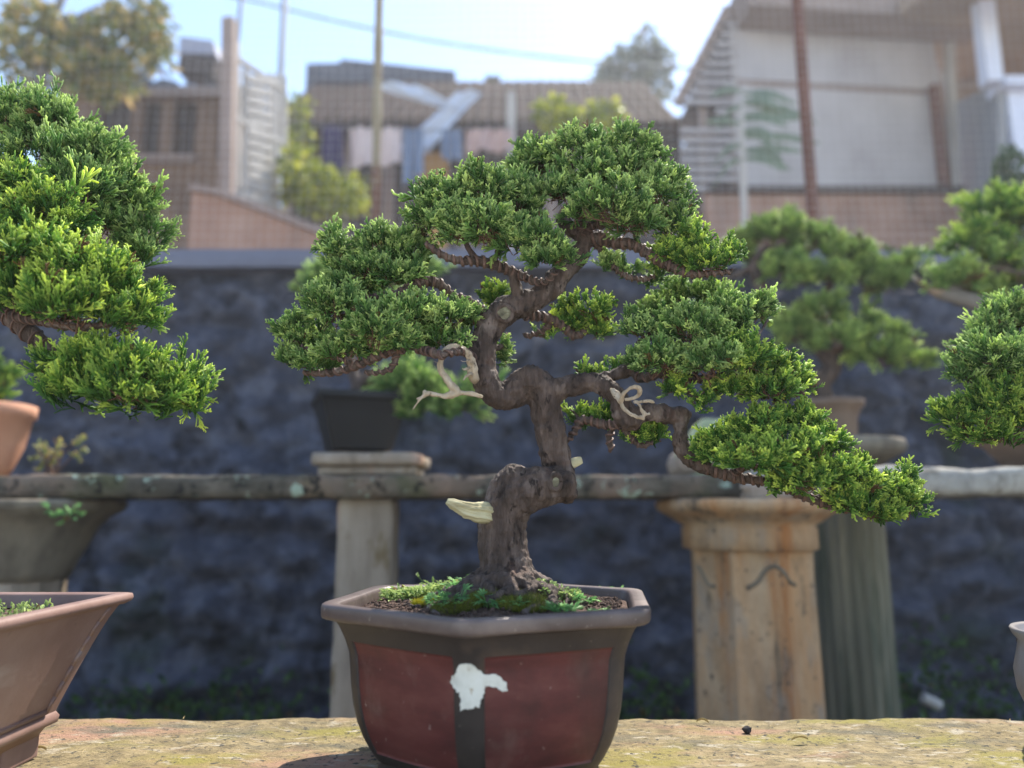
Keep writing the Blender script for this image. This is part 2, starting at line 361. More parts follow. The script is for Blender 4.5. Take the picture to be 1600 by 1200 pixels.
class MB:
    def __init__(s):
        s.v, s.f, s.mi, s.cur = [], [], [], 0
    def add(s, verts, faces):
        o = len(s.v)
        s.v.extend([tuple(map(float, p)) for p in verts])
        s.f.extend([tuple(i + o for i in f) for f in faces])
        s.mi.extend([s.cur] * len(faces))
        return s
    def box(s, x0, x1, y0, y1, z0, z1):
        v = [(x, y, z) for z in (z0, z1) for y in (y0, y1) for x in (x0, x1)]
        return s.add(v, [(0, 2, 3, 1), (4, 5, 7, 6), (0, 1, 5, 4), (2, 6, 7, 3), (0, 4, 6, 2), (1, 3, 7, 5)])
    def bar(s, a, b, w, h, up=(0, 0, 1)):
        """rectangular bar from a to b, w wide and h tall"""
        a, b, up = np.array(a, float), np.array(b, float), np.array(up, float)
        t = (b - a) / np.linalg.norm(b - a)
        r = np.cross(t, up); r /= np.linalg.norm(r)
        u = np.cross(r, t)
        v = [p + r * i * w / 2 + u * j * h / 2 for p in (a, b) for j in (-1, 1) for i in (-1, 1)]
        return s.add(v, [(0, 2, 3, 1), (4, 5, 7, 6), (0, 1, 5, 4), (2, 6, 7, 3), (0, 4, 6, 2), (1, 3, 7, 5)])
    def tube(s, pts, rad, n=8, sub=0, cap=True, squash=None):
        pts = np.asarray(pts, float)
        rad = np.asarray(rad, float) if np.ndim(rad) else np.full(len(pts), float(rad))
        if sub:
            q = catmull(np.hstack([pts, rad[:, None]]), sub)
            pts, rad = q[:, :3], np.maximum(q[:, 3], 1e-4)
        t, U, B = frames(pts)
        ang = np.arange(n) * 2 * PI / n
        V = []
        for i in range(len(pts)):
            for a in ang:
                V.append(pts[i] + rad[i] * (math.cos(a) * U[i] + math.sin(a) * B[i]))
        F = [(i * n + j, i * n + (j + 1) % n, (i + 1) * n + (j + 1) % n, (i + 1) * n + j) for i in range(len(pts) - 1) for j in range(n)]
        if cap:
            F.append(tuple(range(n - 1, -1, -1)))
            F.append(tuple(range((len(pts) - 1) * n, len(pts) * n)))
        return s.add(V, F)
    def grooved(s, pts, rad, n=30, sub=6, depth=.14, seed=0.0, fr=2.2):
        pts, rad = np.asarray(pts, float), np.asarray(rad, float)
        q = catmull(np.hstack([pts, rad[:, None]]), sub)
        pts, rad = q[:, :3], np.maximum(q[:, 3], 1e-4)
        t, U, B = frames(pts)
        V = []
        for i in range(len(pts)):
            for k in range(n):
                a = k * 2 * PI / n
                g = mnoise.noise(Vector((math.cos(a) * fr, math.sin(a) * fr, seed + i * .05))) + .6 * mnoise.noise(Vector((math.cos(a) * fr * 2.6, math.sin(a) * fr * 2.6, seed + i * .08)))
                V.append(pts[i] + rad[i] * (1 + depth * g + .1 * mnoise.noise(Vector((i * .35, seed, 1)))) * (math.cos(a) * U[i] + math.sin(a) * B[i]))
        F = [(i * n + j, i * n + (j + 1) % n, (i + 1) * n + (j + 1) % n, (i + 1) * n + j) for i in range(len(pts) - 1) for j in range(n)]
        F += [tuple(range(n - 1, -1, -1)), tuple(range((len(pts) - 1) * n, len(pts) * n))]
        return s.add(V, F)
    def lathe(s, prof, c, n=40, ang0=0.0, sx=1, sy=1):
        V = [(c[0] + sx * r * math.cos(ang0 + a * 2 * PI / n), c[1] + sy * r * math.sin(ang0 + a * 2 * PI / n), z) for (r, z) in prof for a in range(n)]
        m = len(prof)
        F = [(i * n + j, i * n + (j + 1) % n, (i + 1) * n + (j + 1) % n, (i + 1) * n + j) for i in range(m - 1) for j in range(n)]
        F.append(tuple(range(n - 1, -1, -1)))
        F.append(tuple(range((m - 1) * n, m * n)))
        return s.add(V, F)
    def ball(s, c, r, seg=12, ring=8, amp=0.0, fr=1.0, sq=(1, 1, 1)):
        V, F = [], []
        for i in range(ring + 1):
            th = PI * i / ring
            for j in range(seg):
                ph = 2 * PI * j / seg
                d = np.array([math.sin(th) * math.cos(ph), math.sin(th) * math.sin(ph), math.cos(th)])
                k = 1 + (amp * mnoise.noise(Vector(np.array(c) * 40 + d * fr)) if amp else 0)
                V.append(np.array(c) + d * r * k * np.array(sq))
        for i in range(ring):
            for j in range(seg):
                F.append((i * seg + j, (i + 1) * seg + j, (i + 1) * seg + (j + 1) % seg, i * seg + (j + 1) % seg))
        return s.add(V, F)
    def sheet(s, fn, nu, nv):
        V = [fn(i / nu, j / nv) for j in range(nv + 1) for i in range(nu + 1)]
        F = [(j * (nu + 1) + i, j * (nu + 1) + i + 1, (j + 1) * (nu + 1) + i + 1, (j + 1) * (nu + 1) + i) for j in range(nv) for i in range(nu)]
        return s.add(V, F)
    def prism(s, poly, axis, lo, hi):
        """poly: list of (a,b) in the plane across axis ('x': y,z  'y': x,z  'z': x,y)"""
        def mk(a, b, t):
            return {'x': (t, a, b), 'y': (a, t, b), 'z': (a, b, t)}[axis]
        n = len(poly)
        V = [mk(a, b, lo) for a, b in poly] + [mk(a, b, hi) for a, b in poly]
        F = [tuple(range(n)), tuple(range(2 * n - 1, n - 1, -1))] + [(i, n + i, n + (i + 1) % n, (i + 1) % n) for i in range(n)]
        return s.add(V, F)
    def mesh(s, name, smooth=False):
        me = bpy.data.meshes.new(name)
        me.from_pydata(s.v, [], s.f)
        me.polygons.foreach_set('material_index', s.mi)
        bm = bmesh.new(); bm.from_mesh(me)
        bmesh.ops.recalc_face_normals(bm, faces=bm.faces)
        bm.to_mesh(me); bm.free()
        me.polygons.foreach_set('use_smooth', [smooth] * len(me.polygons))
        if smooth == 'auto':
            pass
        return me
    def build(s, name, m, parent=None, smooth=False, base=None, bevel=0):
        me = s.mesh(name, smooth)
        if bevel:
            bm = bmesh.new(); bm.from_mesh(me)
            ed = [e for e in bm.edges if len(e.link_faces) == 2 and e.calc_face_angle(0) > 0.6]
            bmesh.ops.bevel(bm, geom=ed, offset=bevel, segments=2, affect='EDGES', profile=0.6)
            bm.to_mesh(me); bm.free()
        return link_mesh(me, name, m, parent, base)

def rough_box(x0, x1, y0, y1, z0, z1, step, amp, r, fr=8, seed=0, drop=None):
    """subdivided box with rounded, chipped edges"""
    mb = MB()
    c = np.array([(x0 + x1) / 2, (y0 + y1) / 2, (z0 + z1) / 2])
    h = np.array([(x1 - x0) / 2, (y1 - y0) / 2, (z1 - z0) / 2])
    def f(p):
        q = np.array(p) - c
        inner = np.clip(q, -(h - r), h - r)
        d = q - inner
        L = np.linalg.norm(d)
        if L > 1e-9:
            n = d / L
            rr = min(L, r)
            q = inner + n * rr
            nz = mnoise.noise(Vector((q + c) * fr + seed)) + 0.5 * mnoise.noise(Vector((q + c) * fr * 2.7 + seed)) + 0.3 * mnoise.noise(Vector((q + c) * fr * 7 + seed))
            edge = min(1.0, np.count_nonzero(np.abs(d) > r * 0.15) * 0.6)
            q = q + n * amp * nz * (0.5 + edge)
        return q + c
    def face(o, u, v, nu, nv):
        mb.sheet(lambda a, b: f(np.array(o) + np.array(u) * a + np.array(v) * b), nu, nv)
    X, Y, Z = x1 - x0, y1 - y0, z1 - z0
    nx, ny, nz = (max(3, int(round(v / step))) for v in (X, Y, Z))
    face((x0, y0, z1), (X, 0, 0), (0, Y, 0), nx, ny)
    face((x0, y0, z0), (X, 0, 0), (0, Y, 0), nx, ny)
    face((x0, y0, z0), (X, 0, 0), (0, 0, Z), nx, nz)
    face((x0, y1, z0), (X, 0, 0), (0, 0, Z), nx, nz)
    face((x0, y0, z0), (0, Y, 0), (0, 0, Z), ny, nz)
    face((x1, y0, z0), (0, Y, 0), (0, 0, Z), ny, nz)
    return mb

def weld(me, d=1e-5):
    bm = bmesh.new(); bm.from_mesh(me)
    bmesh.ops.remove_doubles(bm, verts=bm.verts, dist=d)
    bmesh.ops.recalc_face_normals(bm, faces=bm.faces)
    bm.to_mesh(me); bm.free()
    me.polygons.foreach_set('use_smooth', [True] * len(me.polygons))
    return me

def voxel(mb, size, smooth_it=2):
    """closed shapes of mb melted into one skin"""
    me = mb.mesh('tmp')
    o = bpy.data.objects.new('tmp', me)
    COL.objects.link(o)
    md = o.modifiers.new('r', 'REMESH'); md.mode = 'VOXEL'; md.voxel_size = size
    if smooth_it:
        ms = o.modifiers.new('s', 'SMOOTH'); ms.iterations = smooth_it; ms.factor = 0.5
    dg = bpy.context.evaluated_depsgraph_get()
    res = bpy.data.meshes.new_from_object(o.evaluated_get(dg))
    bpy.data.objects.remove(o)
    bpy.data.meshes.remove(me)
    return res

def displace(me, layers):
    """layers: (frequency, amplitude, (sx,sy,sz))"""
    n = len(me.vertices)
    nor = np.empty(n * 3); me.vertices.foreach_get('normal', nor); nor = nor.reshape(-1, 3)
    c = np.empty(n * 3); me.vertices.foreach_get('co', c); c = c.reshape(-1, 3)
    d = np.zeros(n)
    for fr, amp, st in layers:
        q = c * fr * np.array(st)
        d += amp * np.array([mnoise.noise(Vector(p)) for p in q])
    me.vertices.foreach_set('co', (c + nor * d[:, None]).ravel())
    me.polygons.foreach_set('use_smooth', [True] * len(me.polygons))
    me.update()
    return me

# ------------------------------------------------------------------ foliage helpers
def norm(v):
    v = np.asarray(v, float)
    return v / (np.linalg.norm(v, axis=-1, keepdims=True) + 1e-12)

def cord(a, b, r0, r1, t0, t1):
    """three-sided blunt-tipped scale-leaf cord"""
    a, b = np.array(a, float), np.array(b, float)
    t = norm(b - a)
    x = np.array([1.0, 0, 0]) if abs(t[0]) < 0.8 else np.array([0, 1.0, 0])
    u = norm(np.cross(t, x)); w = np.cross(t, u)
    L = np.linalg.norm(b - a)
    V, A = [], []
    for p, r, tt in ((a, r0, t0), (b - t * min(L * .3, r1 * 1.0), r1, t0 + (t1 - t0) * .8)):
        for k in range(3):
            an = k * 2 * PI / 3
            V.append(p + r * (math.cos(an) * u + math.sin(an) * w)); A.append(tt)
    V.append(b); A.append(t1)
    T = []
    for k in range(3):
        j = (k + 1) % 3
        T += [(k, j, 3 + j), (k, 3 + j, 3 + k), (3 + k, 3 + j, 6)]
    return np.array(V), np.array(T), np.array(A)

def make_sprig(r, n_side, side_len, sub_n, rad, spread):
    """unit-long juniper shoot along +z"""
    parts = []
    axis = [np.zeros(3)]
    d = np.array([0, 0, 1.0])
    for i in range(3):
        d = norm(d + r.normal(0, .16, 3) * np.array([1, 1, .3]))
        axis.append(axis[-1] + d * .33)
    for i in range(3):
        parts.append(cord(axis[i], axis[i + 1], rad * (1.0 if i else .7), rad * (1.0 - .06 * i), i * .3, .3 + i * .3 + (.1 if i == 2 else 0)))
    roll = r.uniform(0, 2 * PI)
    for k in range(n_side):
        t = .12 + .83 * (k + r.uniform(-.3, .3)) / n_side
        t = min(max(t, .05), .97)
        seg = min(2, int(t * 3))
        p = axis[seg] + (axis[seg + 1] - axis[seg]) * (t * 3 - seg)
        an = roll + k * 2.4 + r.normal(0, .3)
        dd = norm(np.array([math.cos(an) * spread, math.sin(an) * spread, 1.0]) + r.normal(0, .12, 3))
        L = side_len * (1.15 - .6 * t) * r.uniform(.75, 1.25)
        e = p + dd * L
        tp = min(1, t + L * .8)
        parts.append(cord(p, e, rad * .8, rad * .85, t * .75, tp))
        for q in range(sub_n):
            s0 = r.uniform(.35, .8)
            d2 = norm(dd + r.normal(0, .5, 3) + np.array([0, 0, .35]))
            parts.append(cord(p + dd * L * s0, p + dd * L * s0 + d2 * L * r.uniform(.4, .65), rad * .75, rad * .8, t * .75 + .1, min(1, tp + .05)))
    V, T, A, o = [], [], [], 0
    for v, t, a in parts:
        V.append(v); T.append(t + o); A.append(a); o += len(v)
    return np.vstack(V), np.vstack(T), np.concatenate(A)

tr = np.random.default_rng(3)
SPRIG = [make_sprig(tr, 9, .36, 1, .047, .60) for _ in range(12)]
SPRIG_LONG = [make_sprig(tr, 9, .42, 1, .029, .42) for _ in range(10)]
SPRIG_COARSE = [make_sprig(tr, 7, .5, 1, .05, .8) for _ in range(8)]

def make_leaf(w=.3, fold=.12, lobes=False):
    if lobes:
        V, T = [(0, 0, 0)], []
        for k in range(5):
            a = (k - 2) * .62
            L = 1 - .12 * abs(k - 2)
            i = len(V)
            V += [(math.sin(a - .25) * L * .6, .04, math.cos(a - .25) * L * .6), (math.sin(a) * L, -.05, math.cos(a) * L), (math.sin(a + .25) * L * .6, .04, math.cos(a + .25) * L * .6)]
            T += [(0, i, i + 1), (0, i + 1, i + 2)]
        V, T = np.array(V, float), np.array(T)
        return V, T, np.clip(V[:, 2], 0, 1)
    V = np.array([(0, 0, 0), (-w, fold, .35), (w, fold, .35), (0, 0, .45), (-w * .7, fold, .7), (w * .7, fold, .7), (0, -.05, 1)], float)
    T = np.array([(0, 3, 1), (0, 2, 3), (1, 3, 4), (3, 2, 5), (4, 3, 6), (3, 5, 6)])
    return V, T, np.array([0, .5, .5, .4, .7, .7, 1.0])
LEAF = [make_leaf(.28), make_leaf(.34, .2), make_leaf(.22, .08)]
LEAF_LOBED = [make_leaf(lobes=True)]
LEAF_THIN = [make_leaf(.07, .03)]
def make_blade():
    V = np.array([(-.05, 0, 0), (.05, 0, 0), (0, .06, 0), (0, .02, 1)], float)
    return V, np.array([(0, 1, 3), (1, 2, 3), (2, 0, 3)]), np.array([0, 0, 0, 1.0])
BLADE = [make_blade()]

def scatter(templates, Pos, Dir, Sc, r, tipscale=1.0, tipjit=0.15, faceup=False):
    """copies of the templates merged into arrays"""
    Pos, Dir, Sc = np.asarray(Pos, float), norm(Dir), np.asarray(Sc, float)
    N = len(Pos)
    which = r.integers(0, len(templates), N)
    roll = r.uniform(0, 2 * PI, N)
    rn = r.uniform(0, 1, N)
    X = np.where(np.abs(Dir[:, :1]) < .8, np.array([[1.0, 0, 0]]), np.array([[0, 1.0, 0]]))
    U = norm(np.cross(Dir, X)); Wv = np.cross(Dir, U)
    c, s = np.cos(roll)[:, None], np.sin(roll)[:, None]
    U2, W2 = U * c + Wv * s, -U * s + Wv * c
    if faceup:
        upv = np.array([[0, 0, 1.0]]) + r.normal(0, .25, (N, 3))
        W2 = norm(upv - Dir * np.sum(upv * Dir, axis=1, keepdims=True))
        U2 = np.cross(W2, Dir)
    VV, TT, AA, RR, o = [], [], [], [], 0
    for k, (V, T, A) in enumerate(templates):
        idx = np.nonzero(which == k)[0]
        if len(idx) == 0: continue
        v = (V[None, :, 0:1] * U2[idx][:, None] + V[None, :, 1:2] * W2[idx][:, None] + V[None, :, 2:3] * Dir[idx][:, None]) * Sc[idx][:, None, None] + Pos[idx][:, None]
        t = T[None] + (np.arange(len(idx)) * len(V))[:, None, None] + o
        VV.append(v.reshape(-1, 3)); TT.append(t.reshape(-1, 3))
        AA.append(np.clip(np.tile(A, len(idx)) * tipscale + np.repeat(r.normal(0, tipjit, len(idx)), len(V)), 0, 1))
        RR.append(np.repeat(rn[idx], len(V)))
        o += len(idx) * len(V)
    return np.vstack(VV), np.vstack(TT), np.concatenate(AA), np.concatenate(RR)

def twig_tris(segs, rad):
    V, T, o = [], [], 0
    for a, b in segs:
        v, t, _ = cord(a, b, rad, rad * .6, 0, 0)
        V.append(v); T.append(t + o); o += len(v)
    return np.vstack(V), np.vstack(T)

def foliage(name, lumps, parent, m, Y0, r, size=0.024, dens=1.0, templates=None, up=0.7, low=-0.30, tipscale=1.0, depth=0.85, twig=True, tuft=8, cone=.40, back=.6, shrink=1.0):
    """a cloud pad: tufts of shoots over the upper shells of several lumps given in photo pixels (px,py,dY,rx,ry[,density])"""
    templates = templates or SPRIG
    PP, DD, SS, segs = [], [], [], []
    for L in lumps:
        px, py, dY, rx, ry = L[:5]
        dm = L[5] if len(L) > 5 else 1.0
        Y = Y0 + dY
        c = P(px, py, Y); s = S(py, Y)
        R = np.array([rx * s * shrink ** .4, max(rx * depth, ry * .8) * s, ry * s * shrink])
        area = 4 * PI * ((R[0] * R[1]) ** 1.6 / 3 + (R[0] * R[2]) ** 1.6 / 3 + (R[1] * R[2]) ** 1.6 / 3) ** (1 / 1.6)
        nt_ = max(5, int(area / (size * size) * 1.2 * dens * dm))
        base = c - np.array([0, 0, R[2] * .75])
        k = 0
        while k < nt_:
            n = norm(r.normal(0, 1, 3))
            if n[2] < low + r.normal(0, .12): continue
            if n[1] > .25 and r.random() > back: continue
            k += 1
            sc = 1 + .30 * mnoise.noise(Vector(c * 37 + n * 2.6)) + r.normal(0, .05)
            nn = norm(n / np.maximum(R, 1e-4) * R.min())
            td = norm(nn + np.array([0, 0, up]) + r.normal(0, .22, 3))
            ln = size * r.choice([.7, .9, 1.0, 1.15, 1.35]) * r.uniform(.9, 1.1)
            if mnoise.noise(Vector(c * 61 + n * 4.2)) < -.30 and r.random() < .8:
                k += 1; continue
            depth_in = 1.0 if r.random() < .7 else r.uniform(.55, .9)
            tb = c + n * R * sc * depth_in - td * ln * .85
            for q in range(tuft):
                d = norm(td + r.normal(0, cone, 3))
                PP.append(tb + r.normal(0, size * .16, 3)); DD.append(d); SS.append(ln * r.uniform(.6, 1.15) * (1.45 if r.random() < .025 else 1))
            if twig and r.random() < .5:
                mid = base + (tb - base) * r.uniform(.35, .6) + r.normal(0, size * .2, 3)
                segs.append((base + (c - base) * r.uniform(-.1, .4) + r.normal(0, 1, 3) * R * .25, mid)); segs.append((mid, tb + td * ln * .2))
    V, T, A, Rn = scatter(templates, np.array(PP), np.array(DD), np.array(SS), r, tipscale)
    mi = np.zeros(len(T), int)
    if segs:
        v2, t2 = twig_tris(segs, size * .034)
        T = np.vstack([T, t2 + len(V)]); V = np.vstack([V, v2])
        A = np.concatenate([A, np.zeros(len(v2))]); Rn = np.concatenate([Rn, np.full(len(v2), .5)])
        mi = np.concatenate([mi, np.ones(len(t2), int)])
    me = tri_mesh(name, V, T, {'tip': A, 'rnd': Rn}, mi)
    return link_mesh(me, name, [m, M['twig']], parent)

def leaf_cloud(name, lumps, parent, m, r, leaf=.05, n=400, templates=None, base=None):
    """broadleaf crown; lumps (x,y,z,rx,ry,rz) in metres"""
    PP, DD, SS = [], [], []
    vol = np.array([L[3] * L[5] for L in lumps]); vol = vol / vol.sum()
    for L, w in zip(lumps, vol):
        for k in range(int(n * w)):
            d = norm(r.normal(0, 1, 3)) * r.uniform(.25, 1) ** .5
            p = np.array(L[:3]) + d * np.array(L[3:6]) * (1 + .25 * mnoise.noise(Vector(d * 2 + Vector(L[:3]))))
            PP.append(p); DD.append(norm(d + r.normal(0, .7, 3))); SS.append(leaf * r.uniform(.6, 1.3))
    V, T, A, Rn = scatter(templates or LEAF, np.array(PP), np.array(DD), np.array(SS), r, 1.0, .3)
    me = tri_mesh(name, V, T, {'tip': A, 'rnd': Rn}, None, False)
    return link_mesh(me, name, m, parent, base)

def px_path(pts, Y0):
    """(px,py,dY,radius px) -> world points and radii"""
    W_, R_ = [], []
    for p in pts:
        Y = Y0 + p[2]
        W_.append(P(p[0], p[1], Y)); R_.append(p[3] * S(p[1], Y))
    return np.array(W_), np.array(R_)

def coil(mb, pts, rad, wire_r, pitch, n=6, phase=0.0):
    """wire wound round a branch"""
    q = catmull(np.hstack([pts, rad[:, None]]), 10)
    p, r_ = q[:, :3], q[:, 3]
    ln = np.concatenate([[0], np.cumsum(np.linalg.norm(np.diff(p, axis=0), axis=1))])
    tot = ln[-1]
    m = max(8, int(tot / pitch * 12))
    ss = np.linspace(0, tot, m)
    pp = np.array([np.interp(ss, ln, p[:, i]) for i in range(3)]).T
    rr = np.interp(ss, ln, r_)
    t, U, B = frames(pp)
    a = phase + ss / pitch * 2 * PI
    h = pp + (rr + wire_r * .55)[:, None] * (np.cos(a)[:, None] * U + np.sin(a)[:, None] * B)
    mb.tube(h, wire_r, n)

def branch(parent, pts, Y0, wound=0, sub=6, wr=0.0011, pitch=0.0075, rough=1.0, name='branch', m=None):
    w, r_ = px_path(pts, Y0)
    mb = MB().tube(w, r_, 10, sub)
    me = mb.mesh(name, True)
    displace(me, [(90, .0011 * rough, (1, 1, 1)), (260, .0007 * rough, (1, 1, 1))])
    o = link_mesh(me, name, m or M['bark'], parent)
    if wound:
        wm = MB()
        for k in range(wound):
            coil(wm, w, r_, wr, pitch, 5, k * .9)
        wm.build('binding_wire', M['wire'], o, True)
    return o

# ================================================================== THE SETTING
def build_setting():
    g = MB().sheet(lambda u, v: (-26 + 52 * u, -26 + 29 * v, 0.02 * mnoise.noise(Vector((u * 90, v * 50, 0)))), 160, 90)
    tag(g.build('ground', M['ground'], None, True, base=(0, 0, 0)), kind='structure')
    t = MB().sheet(lambda u, v: (-28 + 56 * u, 2.72 + 37 * v, 1.50), 8, 8)
    tag(t.build('terrace_ground', M['terrace'], None, base=(0, 2.72, 1.5)), kind='structure')

    pv = MB().sheet(lambda u, v: (-20 + 40 * u, -22 + 22.3 * v, .03 + .004 * mnoise.noise(Vector((u * 60, v * 40, 0)))), 60, 40)  # unseen pale sheet behind the camera, added to bounce light onto the fronts
    tag(pv.build('added_bounce_sheet', M['bounce_sheet'], None, True, base=(0, -5, .03)), kind='structure')

    hz = MB().box(-30, 30, -28, 41, -1.0, 7.7)  # thin volume added to imitate the lens veil over the background
    hm = bpy.data.materials.new('lens_veil_volume')
    hm.use_nodes = True
    ht = hm.node_tree
    ht.nodes.clear()
    ho = ht.nodes.new('ShaderNodeOutputMaterial')
    pv_ = ht.nodes.new('ShaderNodeVolumePrincipled')
    pv_.inputs['Color'].default_value = (0.93, 0.95, 1.0, 1)
    pv_.inputs['Density'].default_value = 0.006
    pv_.inputs['Anisotropy'].default_value = 0.35
    ht.links.new(pv_.outputs[0], ho.inputs['Volume'])
    tag(hz.build('lens_veil_volume', hm, None, base=(0, 0, -1)), kind='stuff')

    # rough stone retaining wall
    root = empty('retaining_wall', (0, 2.5, 0), 'dark slate-blue painted rough stone retaining wall behind the bonsai benches', 'wall')
    ztop = P(800, 425, 2.5)[2]
    def wf(u, v):
        x = -4.5 + 9 * u; z = -.05 + (ztop + .05) * v
        q = Vector((x * 3.1, z * 4.6, 1.7))
        cell = mnoise.voronoi(q)[0]
        d = (cell[1] - cell[0])
        y = 2.55 - .045 * min(1, d * 3.0) - .034 * mnoise.noise(Vector((x * 5, z * 6, 4))) - .042 * mnoise.noise(Vector((x * 11, z * 13, 4))) - .018 * mnoise.noise(Vector((x * 33, z * 36, 4)))
        return (x, y, z)
    w = MB().sheet(wf, 560, 110)
    w.box(-4.5, 4.5, 2.57, 2.72, 0, ztop)
    w.build('stone_face', M['wall'], root, True)
    zc = P(800, 388, 2.46)[2]
    rough_box(-4.5, 4.5, 2.455, 2.80, ztop + .002, zc, .05, .004, .012, 6).build('coping', M['cap'], root, True)

    # wire mesh fence on the coping
    f = empty('wire_mesh_fence', (0, 2.66, zc), 'square wire mesh fence standing on the blue-grey wall coping', 'fence')
    wm = MB()
    pitch = .0355
    x0, x1, zt = -2.9, 2.9, zc + 1.75
    def wob(a_, b_):
        return .006 * mnoise.noise(Vector((a_ * 2.2, b_ * 2.6, 3))) + .003 * mnoise.noise(Vector((a_ * 9, b_ * 9, 7)))
    def slack(x_, z_):
        return np.array([x_ + wob(x_, z_), 2.66 + .012 * mnoise.noise(Vector((x_ * 1.5, z_ * 1.8, 1))), z_ + wob(z_ + 5, x_)])
    x = x0
    while x <= x1:
        wm.tube([slack(x, z_) for z_ in np.linspace(zc, zt, 16)], .0006, 3, cap=False); x += pitch
    z = zc + .02
    while z <= zt:
        wm.tube([slack(x_, z) for x_ in np.linspace(x0, x1, 60)], .0006, 3, cap=False); z += pitch
    wm.build('wire_mesh', M['mesh_wire'], f)
    a, b = P(586, 345, 2.70), P(594, -60, 2.70)
    pts = [a + (b - a) * t for t in np.linspace(-.12, 1.0, 14)]
    rr = [.0165 + (.003 if i % 3 == 0 else 0) for i in range(14)]
    o = MB().tube(pts, rr, 14, 3).build('post', M['bamboo'], f, True); o['label'] = 'bamboo fence post in the middle'
    a, b = P(1271, 345, 2.71), P(1241, -60, 2.71)
    o = MB().tube([a + (b - a) * t for t in np.linspace(-.12, 1.0, 8)], .0225, 14).build('post', M['rust'], f, True); o['label'] = 'rusty brown pipe post'

    # sky-side wall extension is the terrace: little sloping parapet, earth wall, houses
    p = empty('sloping_parapet', P(430, 380, 3.6) * np.array([1, 1, 0]) + np.array([0, 0, 1.5]), 'reddish rendered parapet wall sloping down to the right above the coping', 'wall')
    a, b, c, d = P(300, 300, 3.6), P(345, 308, 3.6), P(545, 385, 3.6), P(620, 400, 3.6)
    MB().prism([(a[0], 1.5), (a[0], a[2]), (b[0], b[2]), (c[0], c[2]), (d[0], d[2]), (d[0], 1.5)], 'y', 3.6, 3.78).build('wall_body', M['brick'], p)
    cp = MB()
    for q0, q1 in ((a, b), (b, c), (c, d)):
        cp.bar((q0[0], 3.69, q0[2] + .017), (q1[0], 3.69, q1[2] + .017), .25, .03)
    cp.build('coping', M['fascia'], p)

# ------------------------------------------------------------------ roofs and houses
def tile_roof(mb, x0, x1, y0, z0, y1, z1, nw, n=6):
    """corrugated slope from eave (y0,z0) to ridge (y1,z1), with some thickness"""
    nu = nw * n
    rows = 10
    def f(u, v, off=0):
        x = x0 + (x1 - x0) * u
        k = v * rows - math.floor(v * rows - 1e-6)
        y = y0 + (y1 - y0) * v
        z = z0 + (z1 - z0) * v + .018 * abs(math.sin(u * nw * PI)) + (1 - k) * .012 + .02 * mnoise.noise(Vector((x * 1.3, v * 3, 0)))
        return (x, y, z - off)
    mb.sheet(lambda u, v: f(u, v), nu, rows * 2)
    mb.sheet(lambda u, v: f(u, v, .07), nu, rows * 2)
    mb.box(x0, x1, y0 - .01, y0 + .02, z0 - .09, z0 + .004)

